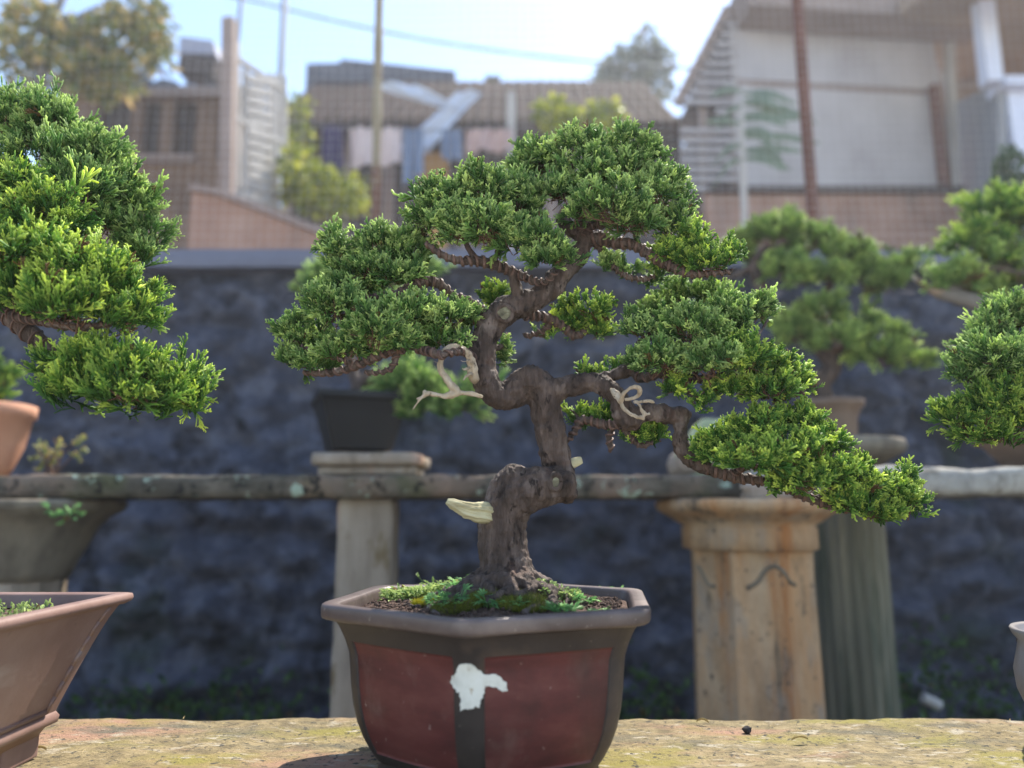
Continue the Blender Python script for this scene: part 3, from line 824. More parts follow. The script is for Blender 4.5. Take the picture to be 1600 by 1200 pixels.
def build_houses():
    # ---- low tiled house in the middle
    Y = 6.0
    e0, e1 = P(440, 178, Y), P(1075, 200, Y)
    gz = 1.5
    h = empty('tiled_house', (0, Y + 1.2, gz), 'low house with brown clay-tiled roof and washing hung under its eave', 'house')
    wl = MB()
    xa, xb = P(430, 200, Y)[0], P(1080, 200, Y)[0]
    ez = P(700, 190, Y)[2]
    MB().box(xa, xb, Y + .35, Y + 3.4, gz, ez + (P(700, 128, Y + 1.6)[2] - ez) * .35 / 1.6 - .05).build('wall', M['darkwood'], h)
    rf = MB()
    tile_roof(rf, xa - .1, P(1062, 180, Y)[0], Y, ez, Y + 1.6, P(700, 128, Y + 1.6)[2], 30)
    roof = rf.build('roof', M['tile'], h, False)
    rz = P(600, 128, Y + 1.62)[2]
    x_a, x_b, zt = P(480, 100, Y + 1.7)[0], P(712, 100, Y + 1.7)[0], P(600, 96, Y + 1.7)[2]
    x_c = P(532, 100, Y + 1.7)[0]
    par = MB()
    par.prism([(x_a, rz - .2), (x_a, zt - .04), (x_c, zt - .03), (x_c, zt + .02), (x_b, zt - .13), (x_b, rz - .2)], 'y', Y + 1.68, Y + 2.4)
    par.build('upper_parapet', M['darktile'], h)
    c0 = P(770, 130, Y + 1.75)
    MB().box(c0[0] - .09, c0[0] + .09, Y + 1.7, Y + 1.95, rz - .2, P(770, 122, Y + 1.75)[2]).build('chimney', M['bench_old'], roof)
    po = P(799, 200, Y - .05)
    MB().box(po[0] - .035, po[0] + .035, Y - .1, Y - .03, gz, P(799, 148, Y - .05)[2]).build('post', M['whitepaint'], h)
    bd = P(680, 265, Y + .5)
    MB().box(P(655, 260, Y + .3)[0], P(700, 260, Y + .3)[0], Y + .3, Y + .347, gz, P(680, 238, Y + .3)[2]).build('door', M['ochre'], h)
    fw = MB()
    for px in (455, 540, 610, 730, 860, 960):
        q = P(px, 200, Y + .3)[0]
        fw.box(q - .05, q + .05, Y + .29, Y + .344, gz, ez)
    fw.build('timber_frame', M['fascia'], h)
    # pale eave band
    MB().box(xa, xb, Y + .04, Y + .09, P(700, 203, Y)[2], P(700, 193, Y)[2]).build('eave_board', M['fascia'], h)

    # tarpaulin thrown over the roof: two strips meeting in a V
    def strip(p0, p1, w0, w1, yo):
        def f(u, v):
            a = np.array(p0) + (np.array(p1) - np.array(p0)) * u
            ww = w0 + (w1 - w0) * u
            q = P(a[0] + (v - .5) * ww, a[1], Y - .12 + yo)
            q[1] += .03 * math.sin(v * 9 + u * 4) + .02 * mnoise.noise(Vector((u * 5, v * 3, 1)))
            return q
        return f
    tp = MB()
    tp.sheet(strip((612, 130), (708, 172), 75, 22, 0), 16, 8)
    tp.sheet(strip((735, 142), (640, 240), 42, 55, .0), 20, 8)
    tag(tp.build('tarpaulin', M['tarp'], None, True), 'pale blue tarpaulin strips hung in a V across the tiled roof', 'tarpaulin')

    # washing line and cloths
    Yl = Y - .35
    ln = MB().tube([P(430, 190, Yl), P(560, 200, Yl), P(700, 203, Yl), P(830, 196, Yl)], .006, 6, 6)
    tag(ln.build('clothes_line', M['cable'], None, True), 'thin washing line strung under the eave of the tiled house', 'line')
    def cloth(x0, x1, y0, y1, m, label, ph, slant=0):
        def f(u, v):
            q = P(x0 + (x1 - x0) * u, y0 + (y1 + slant * u - y0) * v, Yl)
            q[1] += .05 * math.sin(u * 11 + ph) * (.3 + v) * .6 + .02 * math.sin(u * 23 + v * 3)
            return q
        mb = MB().sheet(f, 24, 14)
        n0 = len(mb.v)
        mb.sheet(lambda u, v: f(u, v) + np.array([0, .006, 0]), 24, 14)
        tag(mb.build('laundry_cloth', m, None, True), label, 'laundry', 'washing hung on the line')
    cloth(503, 538, 196, 272, M['cloth_purple'], 'dark purple cloth hanging left of the bamboo post', 0)
    cloth(546, 627, 199, 262, M['cloth_pink'], 'wide pale pink cloth hanging behind the bamboo post', 1.3, -6)
    cloth(628, 662, 201, 292, M['cloth_blue'], 'long blue cloth hanging just right of the pale pink one', 2.2, -20)
    cloth(690, 722, 202, 250, M['cloth_blue'], 'short blue cloth under the foot of the tarpaulin', 3.3)
    cloth(728, 800, 202, 236, M['cloth_rose'], 'short dusty rose cloth, rightmost on the washing line', .4)

    # ---- brown house at left
    Y = 5.6
    h = empty('brown_house', (P(240, 250, Y)[0], Y + .8, gz), 'brown plastered house with two openings and a dark uneven roofline', 'house')
    xl, xr = P(95, 250, Y)[0], P(372, 250, Y)[0]
    zt = P(240, 155, Y)[2]; zb = P(240, 250, Y)[2]
    MB().box(xl, xr, Y, Y + .25, gz, zb).build('wall', M['brownwall'], h)
    for a, b in ((95, 150), (203, 222), (250, 268), (306, 340), (352, 372)):
        MB().box(P(a, 200, Y)[0], P(b, 200, Y)[0], Y + .002, Y + .22, zb, zt).build('pillar', M['brownwall'], h)
    MB().box(xl - .05, xr + .05, Y - .06, Y + .28, zt, P(240, 140, Y)[2]).build('lintel', M['fascia'], h)
    MB().box(P(190, 250, Y)[0], P(305, 250, Y)[0], Y - .05, Y - .003, zb - .03, zb + .03).build('sill', M['fascia'], h)
    MB().box(xl, P(262, 250, Y + 1.3)[0], Y + 1.3, Y + 1.4, gz, zt + .2).build('back_wall', M['darkwood'], h)
    fr = MB()
    xw = P(268, 200, Y)[0]
    fr.box(P(283, 200, Y)[0], P(290, 200, Y)[0], Y + .06, Y + .1, zb, zt)
    fr.build('window_frame', M['darkwood'], h)
    MB().box(P(270, 200, Y)[0], P(300, 200, Y)[0], Y + .1, Y + .14, zb, P(270, 225, Y)[2]).build('shutter', M['darkwood'], h)
    MB().box(P(258, 200, Y + .12)[0], P(303, 200, Y + .12)[0], Y + .1, Y + .14, P(270, 186, Y)[2], zt).build('shutter', M['darkwood'], h)
    MB().box(P(140, 200, Y)[0], P(255, 200, Y)[0], Y + .10, Y + .16, zb, zt).build('board_panel', M['darkwood'], h)
    rf = MB()
    for k, (a, b, t0, t1) in enumerate(((92, 150, 140, 150), (140, 212, 128, 142), (206, 242, 122, 142), (238, 290, 132, 143), (284, 320, 140, 143), (300, 375, 137, 142))):
        c = P((a + b) / 2, t0, Y); w = (b - a) / 2 * S(t0, Y)
        rf.prism([(c[0] - w, P(0, t1, Y)[2]), (c[0] - w * .8, c[2] - .02), (c[0] - w * .2, c[2] + .02), (c[0] + w * .7, c[2] - .015), (c[0] + w, P(0, t1, Y)[2])], 'y', Y - .1 + .013 * k, Y + 1.4 + .01 * k)
    rf.build('roof', M['darktile'], h)

    # box raised on a thin stand
    Yb = 5.9
    c = P(305, 100, Yb)
    root = empty('roof_tank', (c[0], Yb + .12, zt), 'small grey tilted box with dark underside raised above the brown roof', 'tank')
    s = S(90, Yb)
    a = math.radians(-8)
    rot = lambda x, z: (c[0] + (x * math.cos(a) - z * math.sin(a)) * s, P(305, 86, Yb)[2] + (x * math.sin(a) + z * math.cos(a)) * s)
    MB().prism([rot(-28, 0), rot(-32, 28), rot(22, 28), rot(31, 6)], 'y', Yb, Yb + .25).build('lid', M['tank'], root)
    MB().prism([rot(-26, -27), rot(-26, -.5), rot(31, -.5), rot(30, -27)], 'y', Yb + .015, Yb + .24).build('body', M['darkwood'], root)
    st = MB()
    for x in (-16, 20):
        q = rot(x, -26)
        st.bar((q[0], Yb + .1, q[1]), (q[0], Yb + .1, zt + .05), .012, .012, (0, 1, 0))
    st.build('stand', M['cable'], root)

    # ---- white pierced gate leaf
    Y = 4.2
    g = empty('white_gate', (P(400, 300, Y)[0], Y, P(400, 312, Y)[2] - .02), 'tall white pierced gate panel standing open above the sloping parapet', 'gate')
    def gp(u, py):            # u 0..1 across; leaf stands turned, far edge deeper
        return lambda k: P(362 + 82 * u, py, Y + .55 * u)
    def edge(u, v):           # v 0 bottom .. 1 top
        top = 62 + 42 * u if u < .2 else 105 + 15 * u
        bot = 302 + 28 * u
        return P(362 + 82 * u, bot + (top - bot) * v, Y + .5 * u)
    b = MB()
    for u in (0, .1, .26, .74, .86, 1.0):
        b.bar(edge(u, 0), edge(u, 1), .032, .03, (0, 1, 0))
    b.build('bar', M['whitepaint'], g)
    b = MB()
    for i in range(12):
        v = .02 + i * .083
        b.bar(edge(.26, v), edge(.74, v), .05, .045)
        if i < 11:
            b.bar(edge(.32, v + .02), edge(.68, v + .06), .03, .02)
    for v in (.0, .5, .9):
        b.bar(edge(0, v), edge(1, v), .03, .03)
    b.build('lattice', M['whitepaint'], g)
    b = MB()
    b.bar(edge(-.09, -.1), edge(-.04, 1.12), .07, .07, (0, 1, 0))
    b.build('gate_post', M['fascia'], g)

    # ---- pale boarded shed on a rendered base
    Y = 6.0
    h = empty('boarded_shed', (P(1280, 300, Y)[0], Y + 1, gz), 'pale boarded shed with brown fascia, slatted raked side and rendered base', 'shed')
    px = lambda x, y: P(x, y, Y)
    x0, x1 = px(1150, 200)[0], px(1483, 200)[0]
    zs = px(1300, 298)[2]
    pm = MB()
    zm0, zm1 = px(1150, 128)[2], px(1480, 145)[2]
    pm.prism([(x0, zs), (x0, zm0 - .03), (x1 - .03, zm1 - .03), (x1, zs)], 'y', Y, Y + .08)
    pm.prism([(x0, zm0 + .03), (x0, px(1150, 45)[2]), (x1 - .06, px(1475, 65)[2]), (x1 - .03, zm1 + .03)], 'y', Y + .003, Y + .08)
    pm.build('board_panel', M['panel'], h)
    MB().prism([(x0, zm0 - .03), (x0, zm0 + .03), (x1 - .03, zm1 + .03), (x1 - .03, zm1 - .03)], 'y', Y + .02, Y + .06).build('batten', M['fascia'], h)
    ctn = MB().bar(px(1453, 140) + np.array([0, -.06, 0]), px(1470, 300) + np.array([0, -.06, 0]), .075, .06, (0, 1, 0))
    ctn.build('corner_post', M['rust'], h)
    MB().bar(px(1481, 60) + np.array([0, -.02, 0]), px(1489, 300) + np.array([0, -.02, 0]), .06, .07, (0, 1, 0)).build('trim', M['whitepaint'], h)
    MB().prism([(px(1140, 0)[0], px(1140, 10)[2]), (px(1500, 0)[0], px(1500, 32)[2]), (px(1500, 0)[0], px(1500, 72)[2]), (px(1150, 0)[0], px(1150, 48)[2])], 'y', Y - .35, Y - .02).build('fascia', M['fascia'], h)
    MB().prism([(px(1140, 0)[0], px(1140, 8)[2]), (px(1500, 0)[0], px(1500, 30)[2]), (px(1500, 0)[0], px(1500, 25)[2]), (px(1140, 0)[0], px(1140, 4)[2])], 'y', Y - .4, Y + 2.5).build('roof', M['greywall'], h)
    MB().box(px(1090, 0)[0], x1 + .02, Y - .1, Y + .12, px(1300, 306)[2], zs).build('sill', M['darkwood'], h)
    MB().box(px(1085, 0)[0], px(1500, 0)[0], Y - .04, Y + 2.3, gz, px(1300, 307)[2]).build('base_wall', M['brick'], h)
    MB().box(x0, x1 - .05, Y + 2.2, Y + 2.3, zs, px(1300, 40)[2]).build('back_wall', M['fascia'], h)
    # raked slatted side
    sl = MB()
    for k in range(18):
        y = 40 + k * 15
        t = max(0, (165 - y) / 155)
        xa = 1062 + 76 * t if y < 165 else 1062
        if 160 < y < 205: xa = 1118
        q0, q1 = px(xa, y), px(1152, y)
        sl.bar(q0, q1, .03, .042)
    sl.build('slat', M['panel'], h)
    MB().prism([(px(1066, 0)[0], px(1066, 320)[2]), (px(1066, 0)[0], px(1066, 212)[2]), (px(1118, 0)[0], px(1118, 205)[2]), (px(1118, 0)[0], px(1118, 160)[2]), (px(1072, 0)[0], px(1072, 158)[2]), (px(1139, 0)[0], px(1139, 28)[2]), (px(1150, 0)[0], px(1150, 28)[2]), (px(1150, 0)[0], px(1150, 320)[2])], 'y', Y + .09, Y + .12).build('backing', M['darkwood'], h)
    rk = MB()
    rk.bar(px(1058, 165), px(1139, 12), .1, .03, (0, 1, 0))
    rk.bar(px(1148, 20) + np.array([0, .05, 0]), px(1150, 330) + np.array([0, .05, 0]), .05, .05, (0, 1, 0))
    rk.bar(px(1100, 90) + np.array([0, .06, 0]), px(1100, 330) + np.array([0, .06, 0]), .05, .05, (0, 1, 0))
    rk.build('rake_board', M['fascia'], h)

    # ---- house at the right edge
    Y = 5.2
    px = lambda x, y: P(x, y, Y)
    h = empty('porch_house', (px(1640, 200)[0], Y + .8, gz), 'house at the right edge with tan porch ceiling and pale column', 'house')
    # porch roof: slanting slab
    a, b = P(1395, 22, 6.2), P(1480, 132, 6.2)
    sf = MB()
    v = [P(1405, 22, 5.6), P(1500, -45, 4.6), P(1900, -60, 4.6), P(1900, 95, 7.5), P(1485, 128, 7.5)]
    v2 = [p + np.array([0, 0, .12]) for p in v]
    n = len(v)
    sf.add(v + v2, [tuple(range(n)), tuple(range(2 * n - 1, n - 1, -1))] + [(i, n + i, n + (i + 1) % n, (i + 1) % n) for i in range(n)])
    sf.build('porch_ceiling', M['soffit'], h)
    MB().box(P(1440, 0, 7.7)[0], P(1900, 0, 7.7)[0], 7.6, 7.75, gz, P(1600, 70, 7.6)[2]).build('back_wall', M['soffit'], h)
    rb = MB()
    for t in (.25, .5, .75):
        q0 = P(1405 + 80 * t, 22 + 106 * t, 5.6 + 1.9 * t); q1 = P(1900, -60 + 155 * t, 4.6 + 2.9 * t)
        rb.bar(q0 - np.array([0, 0, .03]), q1 - np.array([0, 0, .03]), .06, .05)
    rb.build('rafter', M['fascia'], h)
    MB().bar(px(1530, -40), px(1549, 132), .115, .115, (0, 1, 0)).build('column', M['column_white'], h)
    MB().box(px(1545, 0)[0], px(1900, 0)[0], Y - .08, Y + .15, px(1600, 140)[2], px(1600, 127)[2]).build('ledge', M['column_white'], h)
    MB().box(px(1560, 0)[0], px(1900, 0)[0], Y + .02, Y + .12, gz, px(1600, 141)[2]).build('wall', M['column_white'], h)
    sw = MB()
    c0, c1, c2, c3 = P(1484, 320, 7.2), P(1484, 165, 7.2), P(1559, 128, Y + .03), P(1559, 330, Y + .03)
    sw.add([c0, c1, c2, c3] + [q + np.array([.08, 0.02, 0]) for q in (c0, c1, c2, c3)], [(0, 1, 2, 3), (7, 6, 5, 4), (0, 4, 5, 1), (1, 5, 6, 2), (2, 6, 7, 3), (3, 7, 4, 0)])
    sw.add([np.array([c0[0], c0[1], gz]), c0, c3, np.array([c3[0], c3[1], gz])], [(0, 1, 2, 3)])
    sw.build('side_wall', M['greywall'], h)

    # utility pole and cable
    Yp = 7.6
    a, b = P(428, 330, Yp), P(447, -40, Yp)
    a2 = a + (a - b) / (b[2] - a[2]) * (a[2] - gz)
    tag(MB().tube([a2, a, b], .038, 12).build('utility_pole', M['greywall'], None, True), 'thin grey pole behind the white gate, rising into the sky', 'pole')
    Yc = 8.2
    tag(MB().tube([P(200, -30, Yc), P(370, -4, Yc), P(520, 32, Yc), P(700, 68, Yc), P(920, 96, Yc), P(1140, 110, Yc)], .015, 6, 8).build('overhead_cable', M['cable'], None, True), 'dark cable sagging across the sky above the tiled house', 'cable')
    a = P(371, 60, 4.5); b = P(382, -40, 4.5)
    tag(MB().tube([P(366, 330, 4.5), a, b], [.018, .016, .013], 8).build('slim_pole', M['cable'], None, True), 'dark slim pole rising from the top of the white gate', 'pole')

def build_far_plants():
    r = np.random.default_rng(21)
    gz = 1.5
    def tree(name, label, lumps_px, Y, leaf, n, m, trunk, tr_r, tm='trunk_grey', cat='tree', templates=None, group=None):
        base = P(trunk[0][0], trunk[0][1], Y)
        root = empty(name, (base[0], base[1], gz), label, cat, group)
        pts = [np.array([base[0], base[1], gz])] + [P(x, y, Y) for x, y in trunk]
        MB().tube(pts, np.linspace(tr_r, tr_r * .45, len(pts)), 9, 4).build('trunk', M[tm], root, True)
        L = []
        lm = MB()
        for (px, py, rx, ry) in lumps_px:
            c = P(px, py, Y + r.uniform(-.3, .3) * rx * S(py, Y)); s = S(py, Y)
            L.append((*c, rx * s, (rx + ry) / 2 * s, ry * s))
            lm.tube([pts[-2], (pts[-1] + c) / 2 + r.normal(0, .03, 3), c], [tr_r * .35, tr_r * .25, tr_r * .1], 6, 3)
        lm.build('limb', M[tm], root, True)
        leaf_cloud('crown', L, root, m, r, leaf, n, templates)
        return root
    tree('leafy_tree', 'loose tree with green and orange leaves in the upper left corner', [(120, 95, 55, 45), (60, 40, 50, 35), (185, 60, 45, 40), (220, 30, 45, 28), (150, 120, 60, 26), (30, 100, 30, 35), (240, 75, 25, 35)], 4.6, .085, 1700, M['autumn'],
         [(72, 250), (66, 150), (72, 60), (100, -10)], .055)
    tree('distant_tree', 'hazy grey-green tree on the skyline left of the shed', [(985, 110, 42, 35), (1012, 75, 20, 28), (955, 125, 28, 25), (1025, 130, 25, 30), (1040, 95, 12, 18), (975, 140, 45, 22)], 12, .16, 1300, M['far_leaf'], [(1000, 260), (1000, 160), (1005, 110)], .09)
    tree('yellow_bush', 'yellow-green bush between white gate and bamboo post', [(490, 285, 45, 28), (540, 300, 38, 28), (465, 300, 28, 22), (520, 320, 55, 18), (455, 260, 18, 30)], 4.6, .05, 1300, M['yellow_leaf'], [(505, 380), (505, 320)], .02, cat='bush')
    tree('slender_shrub', 'sparse yellow-leaved shrub just right of white gate, below the tiled roof', [(470, 215, 25, 22), (462, 165, 25, 18), (478, 250, 22, 14)], 5.0, .05, 220, M['yellow_leaf'], [(465, 300), (468, 220), (472, 170)], .012, cat='bush')
    tree('bright_shrub', 'bright yellow shrub showing just above the main crown', [(865, 178, 32, 22), (945, 180, 34, 20), (900, 195, 50, 15)], 4.4, .05, 700, M['yellow_leaf'], [(905, 300), (905, 215)], .02, cat='bush')
    tree('green_shrub', 'small dark green shrub against the pale wall at right edge', [(1580, 270, 22, 40), (1575, 300, 26, 22)], 4.0, .045, 600, M['dark_leaf'], [(1582, 380), (1580, 310)], .018, cat='bush')
    # long-leaved plant in front of the shed
    Y = 4.0
    b = P(1160, 400, Y)
    root = empty('long_leaved_plant', (b[0], b[1], gz), 'tall plant with long drooping leaves in front of the shed', 'plant')
    st = MB().tube([(b[0], b[1], gz), P(1162, 300, Y), P(1158, 190, Y), P(1165, 130, Y)], [.022, .02, .015, .006], 8, 5)
    st.build('stem', M['whitepaint'], root, True)
    fm = []
    def frond(p0, p1, p2, w):
        pts = catmull([P(*p0, Y), P(*p1, Y - .1), P(*p2, Y - .15)], 10)
        t, U, B = frames(pts)
        mb = MB()
        n = len(pts)
        V = []
        for i, p in enumerate(pts):
            ww = w * math.sin(PI * min(.999, (i + .6) / n)) ** .7
            V += [p - np.array([.3, .2, 1]) * ww * .5, p + np.array([0, -.006, .0]), p + np.array([.3, .2, 1]) * ww * .5]
        F = []
        for i in range(n - 1):
            a = i * 3
            F += [(a, a + 1, a + 4, a + 3), (a + 1, a + 2, a + 5, a + 4)]
        mb.add(V, F)
        mb.build('leaf', M['far_leaf2'], root, True)
    M['far_leaf2'] = mat('dusty_green_blade', [(0.11, 0.145, 0.10), (0.17, 0.21, 0.15)], 8, None, 0.7, 0)
    rr_ = np.random.default_rng(77)
    for k in range(17):
        y0 = 140 + k * 7 + rr_.uniform(-4, 4)
        sd_ = 1 if k % 4 else -1
        L = rr_.uniform(60, 135) * (1 if sd_ > 0 else .5)
        dr = rr_.uniform(-8, 55)
        frond((1160, y0), (1160 + sd_ * L * .5, y0 - 4 + dr * .3), (1160 + sd_ * L, y0 + dr), .055)

# ------------------------------------------------------------------ middle row of benches and pedestals
def build_mid_row():
    YB = 1.60
    a = P(800, 742, YB); zt = a[2]; zb = P(800, 778, YB)[2]
    xl, xr = P(-260, 742, YB)[0], P(1186, 742, YB)[0]
    tag(weld_build(rough_box(xl, xr, YB, YB + .28, zb, zt, .016, .004, .008, 14, 3), 'bench_slab', M['bench_old']),
        'long mossy dark bench slab with lichen spots behind the main bonsai', 'bench')
    z2 = P(1450, 730, 1.56)[2]
    tag(weld_build(rough_box(P(1194, 742, 1.56)[0], P(1900, 742, 1.56)[0], 1.56, 1.86, P(1450, 774, 1.56)[2], z2, .016, .006, .014, 14, 8), 'bench_slab', M['bench_pale']),
        'paler grey bench slab with a chipped front edge at right', 'bench')
    # broken lump of stone at the joint
    c = P(1203, 760, 1.53)
    r0 = MB().ball((c[0], 1.555, P(1203, 781, 1.55)[2] + .018), .036, 18, 12, .5, 1.6, (1.6, .45, .72))
    tag(r0.build('stone_chunk', M['rock'], None, True), 'pale broken stone chunk lying on the sandstone pedestal under the lowest branch', 'stone')

    # pale post and slab block under the black pot
    cx = P(569, 900, 1.66)[0]; s = S(900, 1.66)
    tag(weld_build(rough_box(cx - 42 * s, cx + 44 * s, 1.63, 1.75, 0, zb - .001, .018, .003, .006, 12, 5), 'support_post', M['pale_post']),
        'pale square post with brown stains propping the mossy bench', 'post')
    x0, x1 = P(484, 720, 1.63)[0], P(656, 720, 1.63)[0]
    zm = zt + (P(0, 706, 1.63)[2] - zt) * .42
    blk = empty('stone_block', ((x0 + x1) / 2, 1.74, zt), 'two-layer pale stone block under the black plastic pot', 'block')
    weld_build(rough_box(x0 + .012, x1 - .01, 1.645, 1.83, zt + .001, zm, .014, .003, .006, 20, 1), 'lower_slab', M['pale_post'], blk)
    weld_build(rough_box(x0, x1, 1.63, 1.845, zm + .001, P(0, 706, 1.63)[2], .014, .003, .007, 20, 2), 'upper_slab', M['pale_post'], blk)

    # moulded sandstone pedestal
    Yc = 1.70
    def rz(prof, px, Y):
        return [(r * S(y, Y), P(px, y, Y)[2]) for r, y in prof]
    c = P(1173, 900, Yc)
    root = empty('sandstone_pedestal', (c[0], Yc, 0), 'orange-stained sandstone pedestal with moulded round capital under the bench joint', 'pedestal')
    cap = rz([(96, 858), (102, 856), (102, 824), (98, 821), (112, 812), (124, 803), (138, 797), (141, 789), (139, 783), (133, 781)], 1173, Yc)
    m_ = MB().lathe(cap, c, 48)
    link_mesh(displace(weld(m_.mesh('capital', True)), [(12, .003, (1, 1, 1)), (40, .0015, (1, 1, 1))]), 'capital', M['sandstone'], root)
    sh = [(r * S(900, Yc), z) for r, z in ((108, 0.0), (108, .06), (98, .065), (97, .3), (94, .52), (95, P(0, 858, Yc)[2]))]
    sm = MB()
    n = 8
    V = []
    for (r, z) in sh:
        for k in range(n):
            for t in np.linspace(0, 1, 7)[:-1]:
                a0, a1 = (k + .28) * 2 * PI / n, (k + 1.28) * 2 * PI / n
                p0 = np.array([math.cos(a0), math.sin(a0)]); p1 = np.array([math.cos(a1), math.sin(a1)])
                p = p0 + (p1 - p0) * t
                p = p * (1 - .035 * math.sin(PI * t))
                V.append((c[0] + p[0] * r, c[1] + p[1] * r, z))
    nn = n * 6
    F = [(i * nn + j, i * nn + (j + 1) % nn, (i + 1) * nn + (j + 1) % nn, (i + 1) * nn + j) for i in range(len(sh) - 1) for j in range(nn)]
    sm.add(V, F)
    sm.build('shaft', M['sandstone'], root)
    bv = BVHTree.FromPolygons(sm.v, sm.f)
    for pts in ([(1168, 918), (1176, 915), (1186, 907), (1196, 892), (1210, 885), (1224, 893), (1233, 908), (1242, 914)], [(1089, 884), (1096, 892), (1102, 905), (1108, 914), (1118, 917)]):
        w = []
        for x, y in catmull(np.array(pts, float), 4):
            d = Vector((x - 800) * RT + (600 - y) * UPV + FPX * FW).normalized()
            hit = bv.ray_cast(Vector((0, 0, CZ)), d)
            if hit[0] is not None: w.append(np.array(hit[0]) - np.array(d) * .0005)
        MB().tube(w, .0042, 8).build('arch_groove_shade', M['grey_stone'], root, True)  # raised line in darker stone colour, stands in for the carved groove's shade

    # left pedestal, bowl-shaped capital
    Yc = 1.72
    c = P(30, 850, Yc)
    root = empty('bowl_pedestal', (c[0], Yc, 0), 'dark grey-brown bowl-shaped pedestal under the left end of the bench', 'pedestal')
    prof = rz([(72, 905), (78, 890), (88, 868), (100, 845), (108, 825), (124, 808), (142, 797), (145, 788), (143, 782)], 30, Yc)
    link_mesh(displace(weld(MB().lathe(prof, c, 40).mesh('capital', True)), [(14, .003, (1, 1, 1))]), 'capital', M['grey_stone'], root)
    sc = S(905, Yc)
    MB().lathe([(95 * sc, 0), (95 * sc, .05), (76 * sc, .07), (70 * sc, P(0, 906, Yc)[2])], c, 12).build('shaft', M['pale_post'], root)

    # algae-green fluted column with round top, behind the bench
    Yc = 2.02
    c = P(1330, 900, Yc)
    root = empty('fluted_pedestal', (c[0], Yc, 0), 'green-stained fluted column with flat round top behind the pale bench', 'pedestal')
    s = S(900, Yc)
    zt_ = P(0, 716, Yc)[2]
    n = 20
    V, F = [], []
    zs = [0, .3, .6, zt_]
    rr = [56, 55, 54, 53]
    K = n * 4
    for r, z in zip(rr, zs):
        for j in range(K):
            a = j * 2 * PI / K
            q = r * s * (1 - .05 * abs(math.sin(a * n / 2)))
            V.append((c[0] + q * math.cos(a), c[1] + q * math.sin(a), z))
    F = [(i * K + j, i * K + (j + 1) % K, (i + 1) * K + (j + 1) % K, (i + 1) * K + j) for i in range(3) for j in range(K)]
    MB().add(V, F).build('shaft', M['green_stone'], root)
    zp0, zp1 = P(0, 713, Yc)[2], P(0, 688, Yc)[2]
    d = zp1 - zp0
    MB().lathe([(54 * s, zp0 - .03), (78 * s, zp0 - .004), (92 * s, zp0 + d * .2), (95 * s, zp0 + d * .55), (91 * s, zp0 + d * .92), (82 * s, zp1)], c, 44).build('round_top', M['grey_stone'], root, True)

    # mossy rock
    c = P(1116, 700, 1.78)
    root = empty('mossy_rock', (c[0], 1.78, zt), 'rounded rock with a pale green mossy top on the bench', 'rock')
    link_mesh(displace(weld(MB().ball((c[0], 1.76, zt + .05), .098, 26, 16, .25, 1.3, (.95, .6, .95)).mesh('moss_cap', True)), [(60, .003, (1, 1, 1))]), 'moss_cap', M['mossrock'], root)
    weld_build(rough_box(c[0] - .10, c[0] + .10, 1.71, 1.85, zt + .001, zt + .075, .02, .01, .03, 10, 4), 'stone', M['rock'], root)

    # terracotta pot far left
    Yc = 1.70
    c = P(-18, 700, Yc)
    root = empty('terracotta_pot', (c[0], Yc, zt), 'terracotta pot at the left end of the mossy bench', 'pot')
    s = S(690, Yc)
    MB().lathe([(30 * s, zt + .001), (36 * s, zt + .02), (48 * s, zt + .07), (55 * s, P(0, 655, Yc)[2]), (60 * s, P(0, 652, Yc)[2]), (60 * s, P(0, 634, Yc)[2]), (54 * s, P(0, 632, Yc)[2]), (50 * s, P(0, 640, Yc)[2])], c, 40).build('body', M['terracotta'], root, True)
    MB().lathe([(46 * s, P(0, 650, Yc)[2]), (48 * s, P(0, 643, Yc)[2])], c, 24).build('soil', M['soil'], root)
    # dry weed on the slab
    c = P(80, 742, 1.70)
    root = empty('dry_weed', (c[0], 1.70, zt), 'dry straggly weed on the mossy bench beside the terracotta pot', 'weed')
    st = MB()
    r = np.random.default_rng(5)
    pos, dr = [], []
    for k in range(9):
        e = np.array([c[0] + r.normal(0, .03), 1.70 + r.normal(0, .02), zt + r.uniform(.03, .1)])
        st.tube([(c[0] + r.normal(0, .01), 1.70, zt), (np.array([c[0], 1.7, zt]) + e) / 2 + r.normal(0, .008, 3), e], [.002, .0016, .001], 5, 3)
        for q in range(5):
            pos.append(e - np.array([0, 0, r.uniform(0, .03)])); dr.append(r.normal(0, 1, 3) + np.array([0, 0, .5]))
    st.build('stem', M['twig'], root, True)
    V, T, A, Rn = scatter(LEAF, np.array(pos), np.array(dr), np.full(len(pos), .022), r)
    link_mesh(tri_mesh('leaf', V, T, {'tip': A, 'rnd': Rn}, None, False), 'leaf', M['autumn'], root)
    # fern sprouting under the slab
    c = P(95, 800, 1.56)
    pos = [c + r.normal(0, 1, 3) * np.array([.018, .004, .008]) for _ in range(26)]
    dr = [np.array([r.normal(0, 1), -.6, r.normal(.1, .5)]) for _ in range(26)]
    V, T, A, Rn = scatter(LEAF, np.array(pos), np.array(dr), r.uniform(.014, .026, 26), r)
    tag(link_mesh(tri_mesh('small_fern', V, T, {'tip': A, 'rnd': Rn}, None, False), 'small_fern', M['weed'], None), 'small green fern sprouting from the edge under the mossy bench', 'fern')

def weld_build(mb, name, m, parent=None):
    me = weld(mb.mesh(name, True))
    return link_mesh(me, name, m, parent)

